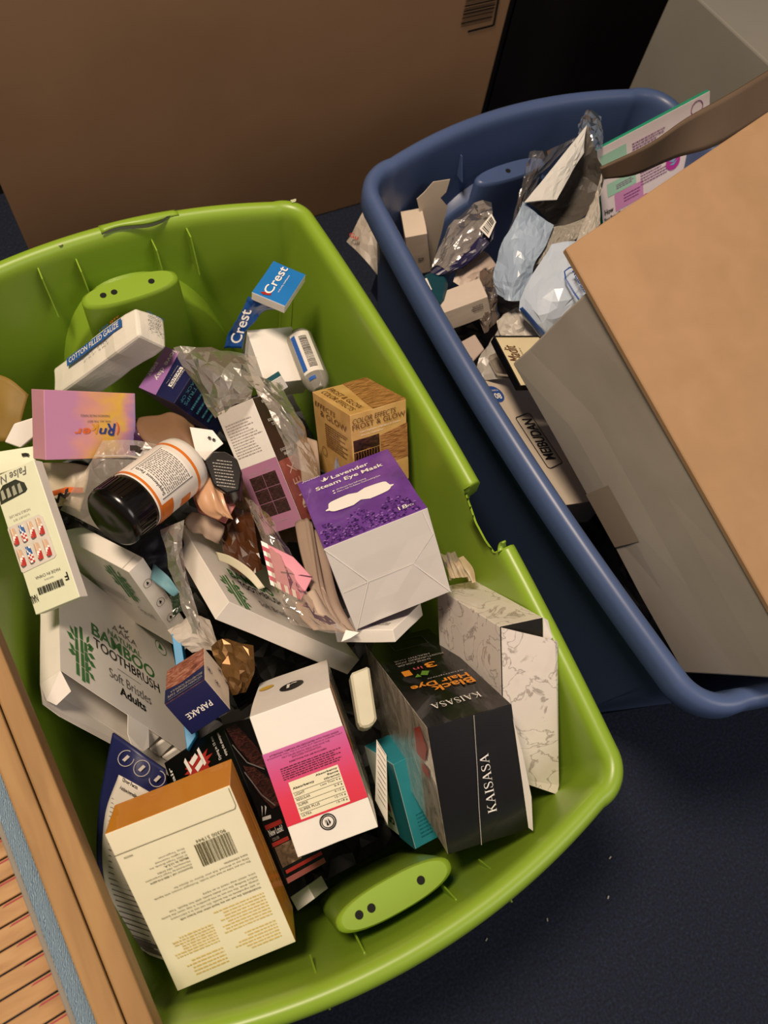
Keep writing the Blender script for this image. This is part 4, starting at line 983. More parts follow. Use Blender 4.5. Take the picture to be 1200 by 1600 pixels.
# ------------------------------------------------------------------ soft and loose things in the green tote
def g(*pts): return [at(*q) for q in pts]
nude1 = mat('nude_fabric', '#a38d7b', .7, .1, 25, .2, 120); nude2 = mat('pale_nude_fabric', '#bba692', .6, .08, 25, .2, 90)
satin = mat('satin_nude', '#c79a76', .28, .05, 10, spec=.6); sheer = mat('brown_stocking', '#7a5c42', .55, .15, 18, .1, 200)
blackfilm = mat('black_matt_film', '#080707', .5, .1, 20); brownp = mat('filler_brown', '#5b432e', .7, .15, 20)
sheet('black_gap_sheet', [[(-.23, .33, .10), (-.03, .34, .10), (.17, .33, .10)], [(-.225, .1, .075), (-.03, .1, .06), (.165, .1, .07)], [(-.225, -.12, .07), (-.03, -.12, .05), (.165, -.12, .07)], [(-.225, -.335, .11), (-.03, -.335, .10), (.165, -.335, .10)]], blackfilm, 30, 44, .006, 16, .001, 3,
      'black sheet added under the pile so gaps in the green tote look dark', 'plastic bag', facet=.008)  # added near-black sheet, its colour stands in for shade between the cartons
blob('brown_gap_filler', (.035, .10, .225), (.05, .06, .03), brownp, .3, 2.2, 5, 5, (0, .1, .4), 'crumpled brown filler lump added in the dark gap under the toner carton', 'paper')  # added brown lump hiding the bright tote floor in a dark gap
# zip bag with hang hole
zb = sheet('zip_bag', [g((160, 688, .385), (210, 687, .392), (262, 699, .392)), g((128, 742, .372), (190, 742, .382), (246, 748, .385)), g((93, 797, .352), (130, 815, .350), (172, 838, .345))], milky, 9, 10, .003, 24, .0008, 2,
           'empty translucent zip bag with hang hole beside the supplement bottle', 'plastic bag', facet=.0012)
def strip(parent, pts, w, m, name, lift=.0015):
    P = [at(*q) - parent.location for q in pts]; V = []; F = []
    for i, p in enumerate(P):
        d = (P[min(i + 1, len(P) - 1)] - P[max(i - 1, 0)]).normalized(); up = (CAM - parent.location - p).normalized(); s = d.cross(up) * (w / 2)
        V += [p - s + up * lift, p + s + up * lift]
    for i in range(len(P) - 1): F.append((2 * i, 2 * i + 1, 2 * i + 3, 2 * i + 2))
    return mesh(name, V, F, m, parent)
strip(zb, ((148, 712, .382), (200, 712, .391), (255, 722, .391)), .0015, crease, 'zip_seam', .003)
strip(zb, ((203, 700, .3915), (213, 700, .3915), (219, 703, .3915)), .006, mat('bag_hole', '#2a2018', .7, 0), 'hang_hole', .003)

# supplement bottle: amber-black cap, white and orange label
A0, A1 = at(172, 813, .425), at(291, 722, .385)
bt_m = frame_along(A0, A1); Lb = (A1 - A0).length; R = .0325
bo = bpy.data.objects.new('supplement_bottle', None); COL.objects.link(bo); bo.matrix_world = bt_m
tag(bo, 'white and orange supplement bottle with a black cap, lying on its side', 'bottle')
prof = [(0, Lb), (R * .80, Lb), (R * .95, Lb - .003), (R, Lb - .010), (R, .038), (R * .97, .034)]
V, F = tube_lathe(prof, 48); mesh('bottle_body', V, F, mat('bottle_white', '#e9e2d8', .35, .03, 20), bo, smooth=True)
ob = mat('label_orange', '#d9762a', .35, .03)
for z0, z1, nm in ((Lb - .020, Lb - .0165, 'orange_band'), (.0355, .0385, 'orange_band')):
    V, F = tube_lathe([(R * 1.006, z0), (R * 1.006, z1)], 48); mesh(nm, V, F, ob, bo, smooth=True)
def onbottle(a, z, r=R * 1.01): return Vector((r * math.cos(a), r * math.sin(a), z))
# angle facing the camera
cl = bt_m.inverted() @ CAM; a_c = math.atan2(cl.y, cl.x)
def cyl_patch(name, a0, a1, z0, z1, m, r=R * 1.012, n=14):
    V = []; F = []
    for i in range(n + 1):
        a = a0 + (a1 - a0) * i / n; V += [onbottle(a, z0, r), onbottle(a, z1, r)]
    for i in range(n): F.append((2 * i, 2 * i + 1, 2 * i + 3, 2 * i + 2))
    return mesh(name, V, F, m, bo, smooth=True)
sg = 1.0
cyl_patch('orange_panel', a_c + .62, a_c + 2.4, .0385, .054, ob); cyl_patch('orange_spot', a_c + .95, a_c + 1.35, .066, .080, ob)
pn = cyl_patch('facts_panel', a_c - .95, a_c + .48, .042, Lb - .026, mat('facts_white', '#efe9e0', .4, .02), R * 1.014)
dk = MB()
rnd = random.Random(2)
for i in range(15):
    z = .050 + (Lb - .080) * i / 14; a = a_c - .88
    while a < a_c + .40:
        w = .05 + rnd.random() * .16
        dk.poly([onbottle(a, z, R * 1.018), onbottle(min(a + w, a_c + .42), z, R * 1.018), onbottle(min(a + w, a_c + .42), z + .0012, R * 1.018), onbottle(a, z + .0012, R * 1.018)]); a += w + .03
dk.build('fine_print', grey_ink, bo)
bd = MB()
for a in (a_c - .95, a_c + .46): bd.poly([onbottle(a, .042, R * 1.018), onbottle(a + .02, .042, R * 1.018), onbottle(a + .02, Lb - .026, R * 1.018), onbottle(a, Lb - .026, R * 1.018)])
bd.build('panel_border', ink, bo)
def warp(A, B): # text runs around the bottle
    return onbottle(a_c - .24 - A / R, .0465 - B, R * 1.02)
TEXTS.append((bo, (Vector(), Vector((1, 0, 0)), Vector((0, 1, 0)), Vector((0, 0, 1)), 1.26 * R, .005), (0, 0, 1, 1), 'Supplement Facts', ink, 0, .015, 0, 'lettering', 0, False, warp))
capm = mat('black_cap', '#0b0908', .22, .05, 20, spec=.6)
prof = [(R * .2, -.0), (R * .86, .0), (R * .97, .003), (R * 1.0, .007), (R * 1.0, .030), (R * .96, .034), (R * .9, .036)]
V, F = tube_lathe([(0.0001, .0004)] + prof, 60); cp = mesh('screw_cap', V, F, capm, bo, smooth=True)
for i in range(40):
    a = 2 * math.pi * i / 40; b = MB(); c, s = math.cos(a), math.sin(a); t = Vector((-s, c, 0)) * .0006
    P = [Vector((c * R * k, s * R * k, z)) + t * e for z in (.008, .029) for (k, e) in ((.99, -1), (1.018, -1), (1.018, 1), (.99, 1))]
    b.quadbox(P); b.build('grip_rib', capm, cp)

# clear bags over the back half
sheet('clear_bag', [g((270, 542, .395), (330, 540, .40), (402, 556, .40)), g((285, 575, .39), (338, 575, .41), (398, 590, .40)), g((318, 625, .385), (350, 615, .405), (395, 608, .40)), g((334, 652, .400), (355, 640, .412), (392, 620, .408))], milky, 10, 10, .006, 26, .0006, 7,
      'crumpled clear bag covering the lilac and navy carton', 'plastic bag', facet=.003)
sheet('clear_wrap', [g((378, 585, .405), (410, 590, .41), (440, 600, .40)), g((412, 625, .412), (445, 640, .41), (470, 655, .395)), g((438, 680, .41), (468, 690, .402), (487, 700, .385)), g((458, 730, .40), (482, 738, .39), (497, 752, .375))], milky, 7, 14, .004, 28, .0006, 9,
      'clear wrapper draped between the toner carton and the gold carton', 'plastic wrapper', facet=.0025)
sheet('long_clear_sleeve', [g((250, 828, .385), (272, 818, .39), (288, 812, .39)), g((262, 880, .378), (275, 875, .39), (286, 868, .385)), g((282, 940, .365), (296, 940, .372), (306, 945, .37)), g((300, 990, .355), (308, 992, .36), (317, 1000, .355))], milky, 4, 16, .003, 30, .0006, 11,
      'long clear sleeve hanging left of the edge-up bamboo carton', 'plastic sleeve', facet=.003)
sheet('clear_pouch', [g((380, 775, .385), (400, 785, .39), (420, 800, .385)), g((412, 850, .40), (432, 850, .402), (455, 868, .395)), g((430, 925, .405), (460, 930, .41), (490, 935, .40)), g((455, 975, .405), (500, 985, .41), (540, 990, .40))], film('clear_pouch_film', '#f2ece6', .80, .1, '#d8c8bc'), 8, 14, .004, 26, .0006, 13,
      'clear pouch over the pink striped card', 'plastic pouch', facet=.003)
# nude hosiery
sheet('nude_stocking', [g((462, 822, .35), (482, 812, .36), (503, 835, .36)), g((470, 865, .37), (490, 862, .378), (515, 900, .37)), g((482, 905, .385), (502, 925, .392), (530, 950, .38)), g((500, 945, .385), (520, 970, .39), (556, 992, .38))], nude1, 24, 30, .006, 20, .0012, 4, 'nude stocking bunched left of the eye mask carton', 'stocking', fold=3.2, fine=.0012)
sheet('nude_stocking', [g((460, 940, .388), (485, 925, .395), (505, 915, .39)), g((470, 965, .39), (500, 955, .398), (525, 950, .392)), g((490, 985, .388), (520, 985, .394), (550, 988, .39))], nude2, 22, 22, .007, 24, .0012, 8, 'paler nude stocking lying across the edge-up bamboo carton', 'stocking', fold=3.2, fine=.0012)
sheet('nude_stocking', [g((462, 690, .355), (480, 680, .36), (495, 690, .35)), g((470, 735, .355), (488, 725, .36), (500, 735, .35)), g((475, 790, .345), (490, 780, .35), (502, 790, .34))], nude2, 18, 22, .005, 24, .0012, 15, 'nude stocking balled between the toner carton and the gold carton', 'stocking', fold=2)
sheet('brown_stocking', [g((212, 655, .355), (262, 640, .365), (304, 662, .36)), g((222, 682, .36), (270, 668, .372), (316, 695, .368)), g((245, 708, .362), (285, 700, .372), (318, 718, .366))], sheer, 26, 22, .006, 16, .0012, 21, 'sheer brown stocking behind the supplement bottle', 'stocking', fold=2)
sheet('satin_pouch', [g((304, 745, .372), (322, 728, .380), (342, 742, .378)), g((306, 768, .376), (330, 765, .386), (350, 778, .38)), g((318, 792, .374), (338, 795, .382), (358, 800, .376)), g((345, 806, .372), (352, 808, .376), (364, 812, .372))], satin, 24, 24, .005, 18, .0012, 23, 'shiny nude satin pouch right of the supplement bottle', 'pouch', fold=2)
sheet('tulle_ruffle', [g((690, 868, .36), (705, 862, .368), (722, 872, .365)), g((694, 885, .37), (712, 880, .38), (735, 888, .372)), g((700, 905, .372), (722, 902, .38), (745, 908, .374))], film('tulle', '#e8d4b4', .45, .5, '#d8c09a'), 30, 24, .006, 60, .0006, 25, 'beige tulle ruffle against the right wall behind the marble carton', 'tulle', fold=9)
sheet('amber_cellophane', [g((330, 800, .33), (360, 790, .335), (395, 800, .335)), g((340, 840, .33), (372, 850, .335), (402, 850, .335)), g((352, 880, .325), (385, 900, .33), (410, 890, .33))], mat('amber_film', '#4e2c14', .25, .2, 20, coat=.4), 9, 9, .006, 22, .0008, 27, 'dark amber cellophane behind the edge-up bamboo carton', 'cellophane', facet=.004)
sheet('beige_fabric_scrap', [g((300, 800, .34), (330, 805, .345), (350, 825, .34)), g((290, 815, .34), (322, 822, .348), (345, 840, .34)), g((300, 832, .335), (320, 838, .34), (342, 850, .335))], nude1, 16, 16, .004, 26, .001, 29, 'beige fabric scrap above the edge-up bamboo carton', 'fabric', fold=2)
sheet('gold_foil_scrap', [g((330, 1010, .33), (360, 1000, .335), (395, 1010, .33)), g((340, 1045, .335), (370, 1040, .345), (398, 1050, .335)), g((352, 1085, .33), (368, 1085, .336), (385, 1082, .33))], mat('bronze_foil', '#7a5a34', .25, .3, 25, metal=.5), 9, 9, .007, 24, .0008, 31, 'crumpled bronze foil right of the small navy carton', 'foil', facet=.005)
sheet('printed_tissue_pack', [g((262, 985, .31), (300, 962, .318), (328, 968, .315)), g((280, 1005, .315), (312, 990, .322), (342, 1010, .315)), g((300, 1020, .31), (328, 1015, .316), (352, 1035, .31))], mat('tissue_white', '#c2b8ac', .4, .06, 40), 8, 8, .004, 24, .0008, 33, 'white tissue pack above the small navy carton', 'tissue pack', facet=.002)
sheet('sky_blue_scrap', [g((240, 880, .335), (262, 900, .34), (280, 925, .335)), g((236, 905, .33), (255, 920, .336), (272, 935, .33))], mat('sky_paper', '#6a9aa6', .5, .06), 12, 10, .003, 26, .0008, 35, 'pale blue paper scrap in the gap between two bamboo cartons', 'paper')
sheet('leaf_print_wrapper', [g((262, 925, .33), (282, 915, .335), (300, 950, .33)), g((272, 965, .33), (290, 955, .336), (312, 985, .33))], mat('dark_leaf_wrap', '#2c3c2a', .25, .4, 90, coat=.4), 14, 14, .005, 30, .0008, 37, 'dark green glossy wrapper deep beside the edge-up bamboo carton', 'wrapper', facet=.004)
blob('navy_pouch_ball', at(242, 862, .315), (.030, .030, .020), mat('navy_gloss', '#090d1c', .6, .2, 40), .25, 2.0, 12, 4, (0, 0, .5), 'dark navy ball of wrapping under the bottle cap', 'wrapping')
blob('plum_cap', at(219, 682, .345), (.013, .018, .014), mat('plum_plastic', '#3a1c3e', .25, .1), .08, 1.5, 3, 4, (0, 0, 0), 'small plum plastic lump right of the pastel carton', 'plastic cap')

# white card with two holes
c = quad_slab('punched_card', g((296, 667, .382), (332, 672, .386), (349, 693, .384), (333, 706, .380), (320, 720, .374), (305, 705, .376)), .0012, white, 'white card with two punched holes above the black octagonal box', 'card')
for x, y in ((327, 684), (334, 687)):
    strip(c, ((x - 2, y - 1, .385), (x + 2, y + 1, .385)), .003, ink, 'punched_hole', .001)
# black octagonal box
c = quad_slab('octagonal_black_box', g((319, 722, .388), (332, 705, .388), (352, 705, .388), (370, 716, .388), (378, 738, .388), (374, 766, .388), (354, 771, .388), (333, 757, .388)), .03, black_card, 'black octagonal box with white fine print beside the toner carton', 'box', bev=.0015)
b = MB(); rnd = random.Random(6); o_ = c.location
for i in range(9):
    t = i / 8; p0 = at(331 + 8 * t, 718 + 40 * t, .3886) - o_; p1 = at(362 + 6 * t, 722 + 40 * t, .3886) - o_; d = p1 - p0; n = Vector((0, 0, 1)).cross(d).normalized() * .0005
    a = 0 if i else .25
    while a < .95:
        w = .05 + rnd.random() * .12; q0, q1 = p0 + d * a, p0 + d * min(1, a + w); b.poly([q0 - n, q1 - n, q1 + n, q0 + n]); a += w + .03
b.build('fine_print', pale_ink, c)
# pink card under the satin pouch
quad_slab('rose_print_card', g((298, 768, .352), (352, 772, .356), (368, 790, .354), (352, 818, .352), (310, 800, .350)), .0015, ramp_mat('rose_print', [(.3, '#a84e52'), (.55, '#cf8078'), (.8, '#e2aa9c')], 'noise', 5, .4, 1, 'Object', 4, (18, 18, 18)), 'rose-pink printed card under the satin pouch', 'card')
# pink striped envelope card
Pk = g((407, 845, .40), (458, 870, .405), (488, 902, .402), (470, 938, .398), (423, 914, .396))
pinkc = mat('pink_card', '#d8889a', .5, .05); redst = mat('red_stripe', '#c23a56', .5, 0)
c = quad_slab('striped_pink_card', Pk, .0015, pinkc, 'pink card with red and white striped border under clear plastic', 'card'); o_ = c.location
def border(a, bq, inn, n):
    a, bq, inn = a - o_, bq - o_, inn
    for i in range(n):
        t0, t1 = i / n, (i + 1) / n
        q = [a.lerp(bq, t0), a.lerp(bq, t1), a.lerp(bq, t1) + inn, a.lerp(bq, t0) + inn]
        q = [v + Vector((0, 0, .0009)) for v in q]; b = MB(); b.poly(q); b.build('border_stripe', redst if i % 2 else white_ink, c)
ins = (Pk[1] - Pk[0]).normalized() * .008
border(Pk[0] + ins * .05, Pk[4] + ins * .05, ins, 9); ins2 = (Pk[0] - Pk[4]).normalized() * .008; border(Pk[4], Pk[3], ins2, 8)
b = MB(); m0 = Pk[4].lerp(Pk[1], .45) - o_ + Vector((0, 0, .0008)); m1 = Pk[2] - o_ + Vector((0, 0, .0008)); n_ = Vector((.0003, .0006, 0)); b.poly([m0 - n_, m1 - n_, m1 + n_, m0 + n_]); b.build('slit', plum_ink, c)
# booklet curling off the carton
sheet('curled_booklet', [g((337, 862, .372), (362, 870, .385), (392, 890, .392), (414, 918, .392)), g((342, 876, .372), (362, 884, .382), (386, 902, .390), (404, 921, .392))], mat('booklet_paper', '#cbc4a8', .5, .06, 30), 20, 8, .0006, 20, .0018, 3, 'curled pale booklet lying on the edge-up bamboo carton', 'booklet')
# sky blue carton edge behind the opened toothbrush carton
quad_slab('sky_blue_carton', g((268, 990, .315), (282, 996, .315), (306, 1150, .315), (292, 1172, .315)), .03, mat('sky_card', '#2f93c8', .45, .05), 'sky blue carton edge showing behind the opened toothbrush carton', 'box')
# black ribbed tray
c = quad_slab('ribbed_black_tray', g((352, 1062, .285), (398, 1038, .288), (412, 1078, .288), (372, 1108, .285)), .02, black_card, 'black ribbed plastic tray between small navy carton and absorbency carton', 'tray'); o_ = c.location
P = [p - o_ for p in g((352, 1062, .285), (398, 1038, .288), (412, 1078, .288), (372, 1108, .285))]; up = Vector((0, 0, .0016))
for i in range(9):
    t0 = .05 + i * .105; t1 = t0 + .045; b = MB(); q = [P[0].lerp(P[3], t0), P[1].lerp(P[2], t0), P[1].lerp(P[2], t1), P[0].lerp(P[3], t1)]
    b.quadbox(q + [v + up for v in q]); b.build('rib', mat('black_rib', '#121112', .5, 0), c)
# clear hand-gel style bottle
B0, B1 = at(466, 524, .335), at(500, 610, .345)
Mb = frame_along(B0, B1); Lb2 = (B1 - B0).length; r2 = .0165
bo2 = bpy.data.objects.new('clear_bottle', None); COL.objects.link(bo2); bo2.matrix_world = Mb; tag(bo2, 'clear plastic bottle with a white barcode label in the far corner of the pile', 'bottle')
V, F = tube_lathe([(.001, 0), (r2 * .8, 0), (r2, .006), (r2, Lb2 - .016), (r2 * .8, Lb2 - .006), (r2 * .45, Lb2)], 32); mesh('bottle_body', V, F, film('clear_bottle_plastic', '#e8e6e2', .6, .08, '#c8c2b8', 20, .1), bo2, smooth=True)
cl2 = Mb.inverted() @ CAM; ac2 = math.atan2(cl2.y, cl2.x)
def patch2(name, a0, a1, z0, z1, m, r, n=10):
    V = []; F = []
    for i in range(n + 1):
        a = ac2 + a0 + (a1 - a0) * i / n; V += [(r * math.cos(a), r * math.sin(a), z0), (r * math.cos(a), r * math.sin(a), z1)]
    for i in range(n): F.append((2 * i, 2 * i + 1, 2 * i + 3, 2 * i + 2))
    return mesh(name, V, F, m, bo2, smooth=True)
patch2('label', -.9, .7, .008, Lb2 - .018, mat('label_white', '#e6e0d6', .4, .02), r2 * 1.01)
patch2('blue_stripe', .3, .68, .012, Lb2 - .022, mat('label_blue', '#2f5fae', .4, .05), r2 * 1.02)
rnd = random.Random(3); z = .016
while z < Lb2 - .026:
    w = rnd.choice((.0005, .0008, .0012)); patch2('barcode_bar', -.55, .05, z, z + w, ink, r2 * 1.025, 4); z += w + rnd.choice((.0006, .001))
patch2('blue_disc', -.1, .5, Lb2 - .014, Lb2 - .008, MATS['label_blue'], r2 * .93)
# cream tube
quad_slab('cream_tube', g((547, 1052, .335), (577, 1040, .335), (589, 1122, .335), (586, 1130, .335), (577, 1136, .335), (566, 1138, .335), (560, 1132, .335)), .028, mat('cream_plastic', '#d8d4bc', .4, .04), 'cream rounded plastic tube end between absorbency carton and black hair dye carton', 'tube', bev=.0025)
c = quad_slab('folded_leaflet', g((588, 1155, .30), (604, 1180, .30), (606, 1290, .29), (586, 1250, .29)), .001, white_in, 'folded white leaflet left of the teal carton', 'leaflet'); o_ = c.location; b = MB()
for i in range(10):
    t = .06 + i * .05; q0 = at(590, 1160 + i * 9, .3012) - o_; q1 = at(602, 1180 + i * 9, .3012) - o_; n_ = Vector((.0002, .0005, 0)); b.poly([q0 - n_, q1 - n_, q1 + n_, q0 + n_])
b.build('fine_print', grey_ink, c)
# navy medicine pouch under the orange-sided carton
R_ = [g((177, 1145, .385), (216, 1172, .392), (258, 1203, .388)), g((166, 1200, .376), (212, 1225, .388), (264, 1255, .372)), g((154, 1272, .366), (205, 1295, .372), (270, 1320, .350)), g((154, 1365, .352), (205, 1385, .342), (280, 1400, .318)), g((185, 1455, .332), (225, 1470, .315), (290, 1490, .290)), g((228, 1490, .312), (255, 1500, .30), (300, 1515, .28))]
npo = sheet('medicine_pouch', R_, navy, 26, 40, .0006, 10, .003, 41, 'navy and white drug-facts pouch tucked under the orange-sided carton', 'pouch'); o_ = npo.location
def rl(i, a, lift=.003): # point on pouch row i at fraction a, lifted to the viewer, local
    p = catmull(R_[i], a) - o_; return p + (CAM - o_ - p).normalized() * lift
sheet('facts_panel', [[rl(1, .22), rl(1, .55), rl(1, 1)], [rl(2, .10), rl(2, .55), rl(2, 1)], [rl(3, .08), rl(3, .5), rl(3, 1)], [rl(4, .05), rl(4, .5), rl(4, 1)], [rl(5, .1), rl(5, .5), rl(5, 1)]], mat('facts_paper', '#d9d3c6', .4, .03), 16, 30, 0, 10, .0006, parent=npo)
fl_ = Flat(npo, rl(1, .28, .005), rl(1, .62, .005), rl(1, .28, .005) + (rl(0, .25, .005) - rl(1, .22, .005)).normalized() * .012)
fl_.text((.05, -.35, .75, .0), 'Drug Facts', ink, 0, .02); fl_.text((.0, -.95, .95, -.6), 'Active ingredients', ink, 0, .02)
for i, a in enumerate((.30, .58, .84)):
    cpt = rl(0, a, .004).lerp(rl(1, a, .004), .45); n_ = (CAM - o_ - cpt).normalized(); ux_ = (rl(0, 1) - rl(0, 0)).normalized(); vx_ = n_.cross(ux_)
    b = MB()
    for k in range(24):
        t0, t1 = k * math.pi / 12, (k + 1) * math.pi / 12; e = lambda t, r: cpt + ux_ * (r * math.cos(t)) + vx_ * (r * math.sin(t)); b.poly([e(t0, .0068), e(t1, .0068), e(t1, .0074), e(t0, .0074)])
    b.poly([cpt + ux_ * -.002 + vx_ * -.003, cpt + ux_ * .001 + vx_ * -.003, cpt + ux_ * .002 + vx_ * .003, cpt + ux_ * -.001 + vx_ * .003])
    b.build('icon_ring', pale_ink, npo)
b = MB(); rnd = random.Random(9)
for i in range(34):
    f = i / 33 * 3.2 + .55; k = 1 + min(3, int(f)); q = f - int(f)
    if k >= 5: break
    k = min(k, 4)
    l0 = rl(k, .16, .0042).lerp(rl(min(k + 1, 5), .16, .0042), q); l1 = rl(k, .5 + .3 * rnd.random(), .0042).lerp(rl(min(k + 1, 5), .6, .0042), q); d = l1 - l0; n_ = (CAM - o_ - l0).normalized().cross(d).normalized() * .0004
    b.poly([l0 - n_, l1 - n_, l1 + n_, l0 + n_])
b.build('fine_print', grey_ink, npo)
# white carton ends and bag on the left edge
quad_slab('white_carton_corner', g((7, 691, .375), (22, 662, .385), (54, 652, .385), (56, 680, .375), (32, 700, .370)), .02, white, 'white carton corner poking out left of the pastel carton', 'box', bev=.001)
c = quad_slab('hang_tab_card', g((-6, 706, .39), (52, 697, .392), (56, 722, .388), (-6, 742, .386)), .002, nlg, 'pale hang-tab card behind the nail packet', 'card'); strip(c, ((34, 711, .391), (40, 710, .391), (45, 711, .391)), .0035, ink, 'hang_hole', .001)
c = sheet('lettered_bag', [g((62, 724, .355), (100, 722, .36), (140, 728, .36)), g((72, 755, .35), (108, 752, .358), (135, 760, .355)), g((84, 792, .345), (105, 790, .35), (125, 800, .345))], mat('bag_beige', '#c9bca4', .4, .1, 30), 16, 16, .003, 24, .0008, 43, 'beige bag with orange band and dark letters between nail packet and zip bag', 'plastic bag')
strip(c, ((80, 772, .357), (105, 765, .360), (130, 766, .360)), .006, oi, 'orange_band', .003); o_ = c.location
Flat(c, at(84, 792, .358) - o_, at(112, 775, .362) - o_, at(80, 780, .358) - o_).text((0, 0, 1, 1), 'W', ink, 0, .04, off=.002)
sheet('dark_pouch', [g((70, 735, .335), (120, 720, .34), (150, 730, .34)), g((85, 790, .33), (130, 780, .335), (165, 790, .33)), g((95, 830, .32), (140, 825, .325), (200, 850, .32))], blackfilm, 14, 14, .005, 20, .001, 45, 'black pouch in shadow under the zip bag', 'pouch', facet=.003)
sheet('golden_brown_patch', [g((-20, 580, .395), (15, 592, .395), (44, 616, .39)), g((-20, 620, .385), (10, 640, .385), (34, 655, .38)), g((-20, 690, .37), (5, 690, .37), (24, 690, .365))], mat('gold_brown', '#8a6e2e', .6, .15, 20), 12, 12, .002, 16, .0012, 47, 'golden brown thin patch leaning on the left tote wall', 'paper')  # thin golden brown patch set against the left wall
quad_slab('torn_white_scrap', g((533, 1003, .40), (540, 984, .402), (562, 988, .404), (548, 997, .402)), .0008, white, 'tiny torn white scrap left of the slim white carton', 'paper')

# ------------------------------------------------------------------ contents of the blue tote
sheet('dark_gap_fill', [[(.36, .36, .16), (.53, .37, .16), (.72, .36, .16)], [(.345, .18, .20), (.5, .18, .24), (.72, .18, .2)], [(.345, .0, .20), (.5, 0, .23), (.72, 0, .2)], [(.36, -.3, .13), (.53, -.31, .15), (.72, -.3, .13)]], mat('gap_dark', '#1d1917', .45, .3, 20), 30, 40, .012, 14, .001, 15, 'dark crumpled sheet added low in the blue tote to keep gaps dark', 'plastic film', facet=.012)  # added dark sheet, stands in for shade beneath the contents
pale = mat('pale_brown_card', '#c9b7a4', .55, .05, 30); pale2 = mat('cream_brown_card', '#d8c8b4', .5, .05, 30)
p = Pack('small_torn_carton', 'small cream carton with a tall torn flap in the blue tote corner', 'box', 'carton', {'*': pale, 'T': pale2}, jitter=.0006)
iv = p.mw.inverted(); ctr_ = p.mw @ Vector((.02, .0, -.02)); nrm = p.mw.to_3x3() @ Vector((.25, 0, 1))
b = MB(); b.poly([iv @ at_plane(x, y, ctr_, nrm) for x, y in ((655, 327), (651, 311), (662, 301), (677, 284), (703, 280), (697, 300), (688, 309), (699, 322), (690, 362), (673, 424), (668, 362))]); o = b.build('torn_flap', pale2, p.o); solid(o, .0009)
p.fine('F', (.45, .35, .85, .45), 2, grey_ink, 2)
p = Pack('flat_white_carton', 'flat white carton with a few lines of print in the blue tote', 'box', 'flatbox', {'*': mat('dull_white', '#d6c9ba', .5, .04)}); p.fine('F', (.55, .50, .86, .82), 3, grey_ink, 6, 180, .45, .3)
# bagged item with navy label and barcode
c = sheet('navy_label_pack', [g((672, 426, .345), (712, 392, .36), (750, 352, .375), (772, 338, .384)), g((688, 430, .348), (726, 404, .364), (756, 370, .378), (774, 352, .386)), g((706, 428, .348), (736, 408, .364), (760, 384, .376), (770, 372, .382))], mat('navy_label', '#1c1a44', .35, .1, 30), 12, 7, .003, 24, .0008, 51, 'navy-labelled clear pack with a barcode in the blue tote', 'packet', facet=.0015); o_ = c.location
fb = Flat(c, at(750, 358, .374) - o_, at(768, 372, .374) - o_, at(764, 332, .378) - o_)
b = MB(); P = [at(749, 357, .388) - o_, at(764, 372, .388) - o_, at(775, 347, .388) - o_, at(768, 334, .388) - o_]; b.poly(P); b.build('barcode_label', white_ink, c)
rnd = random.Random(12); t = .12
while t < .85:
    w = rnd.choice((.02, .04, .06)); b = MB(); up = (CAM - at(760, 355, .375)).normalized() * .0008
    q = [P[0].lerp(P[3], t) .lerp(P[1].lerp(P[2], t), .15), P[0].lerp(P[3], t).lerp(P[1].lerp(P[2], t), .8), P[0].lerp(P[3], t + w).lerp(P[1].lerp(P[2], t + w), .8), P[0].lerp(P[3], t + w).lerp(P[1].lerp(P[2], t + w), .15)]
    b.poly([v + up for v in q]); b.build('barcode_bar', ink, c); t += w + rnd.choice((.03, .05))
sheet('glossy_clear_bag', [g((671, 420, .345), (700, 355, .365), (740, 320, .375), (768, 316, .38)), g((685, 415, .352), (712, 375, .372), (745, 345, .382), (770, 338, .385)), g((700, 425, .35), (728, 398, .366), (755, 368, .378), (772, 352, .382))], film('hazy_clear_film', '#f4f0ea', .66, .2, '#cfc6bc'), 12, 9, .006, 34, .0005, 53, 'glossy clear bag over the navy label in the blue tote', 'plastic bag', facet=.004)
c = sheet('printed_white_pack', [g((708, 440, .335), (722, 405, .345), (752, 388, .35)), g((725, 450, .335), (742, 420, .345), (764, 398, .35)), g((745, 455, .33), (760, 430, .338), (775, 415, .34))], mat('pinkish_white', '#c9b6a8', .45, .06, 30), 9, 7, .003, 26, .0008, 55, 'pinkish white printed pack below the navy label in the blue tote', 'packet', facet=.0015); o_ = c.location
Flat(c, at(718, 428, .352) - o_, at(748, 402, .358) - o_, at(714, 421, .352) - o_).text((0, 0, 1, 1), '(835 ml E..', ink, 0, .02, off=.002)
sheet('crinkled_film', [g((735, 440, .34), (755, 420, .345), (775, 415, .345)), g((740, 480, .335), (760, 470, .345), (780, 460, .34)), g((755, 520, .33), (765, 515, .335), (778, 500, .33))], film('dull_film', '#c8b8aa', .55, .12, '#8a7a6e'), 8, 10, .006, 34, .0006, 57, 'crinkled dull film strip between flat white carton and mailers', 'plastic film', facet=.005)
c = quad_slab('teal_case', g((660, 430, .345), (672, 421, .345), (692, 422, .345), (702, 436, .345), (697, 468, .345), (688, 478, .345), (672, 466, .345)), .022, mat('dark_teal_plastic', '#174450', .3, .08), 'dark teal rounded plastic case by the blue tote wall', 'case', bev=.005)
quad_slab('torn_label_scrap', g((661, 436, .35), (667, 434, .35), (675, 452, .35), (670, 458, .35)), .0008, white, 'torn white label scrap on the teal case', 'paper')
quad_slab('tilted_white_carton', g((700, 455, .315), (722, 445, .32), (736, 470, .32), (704, 488, .315)), .02, mat('grey_white', '#bcaea2', .5, .05), 'greyish white carton corner above the flat white carton', 'box', bev=.001)
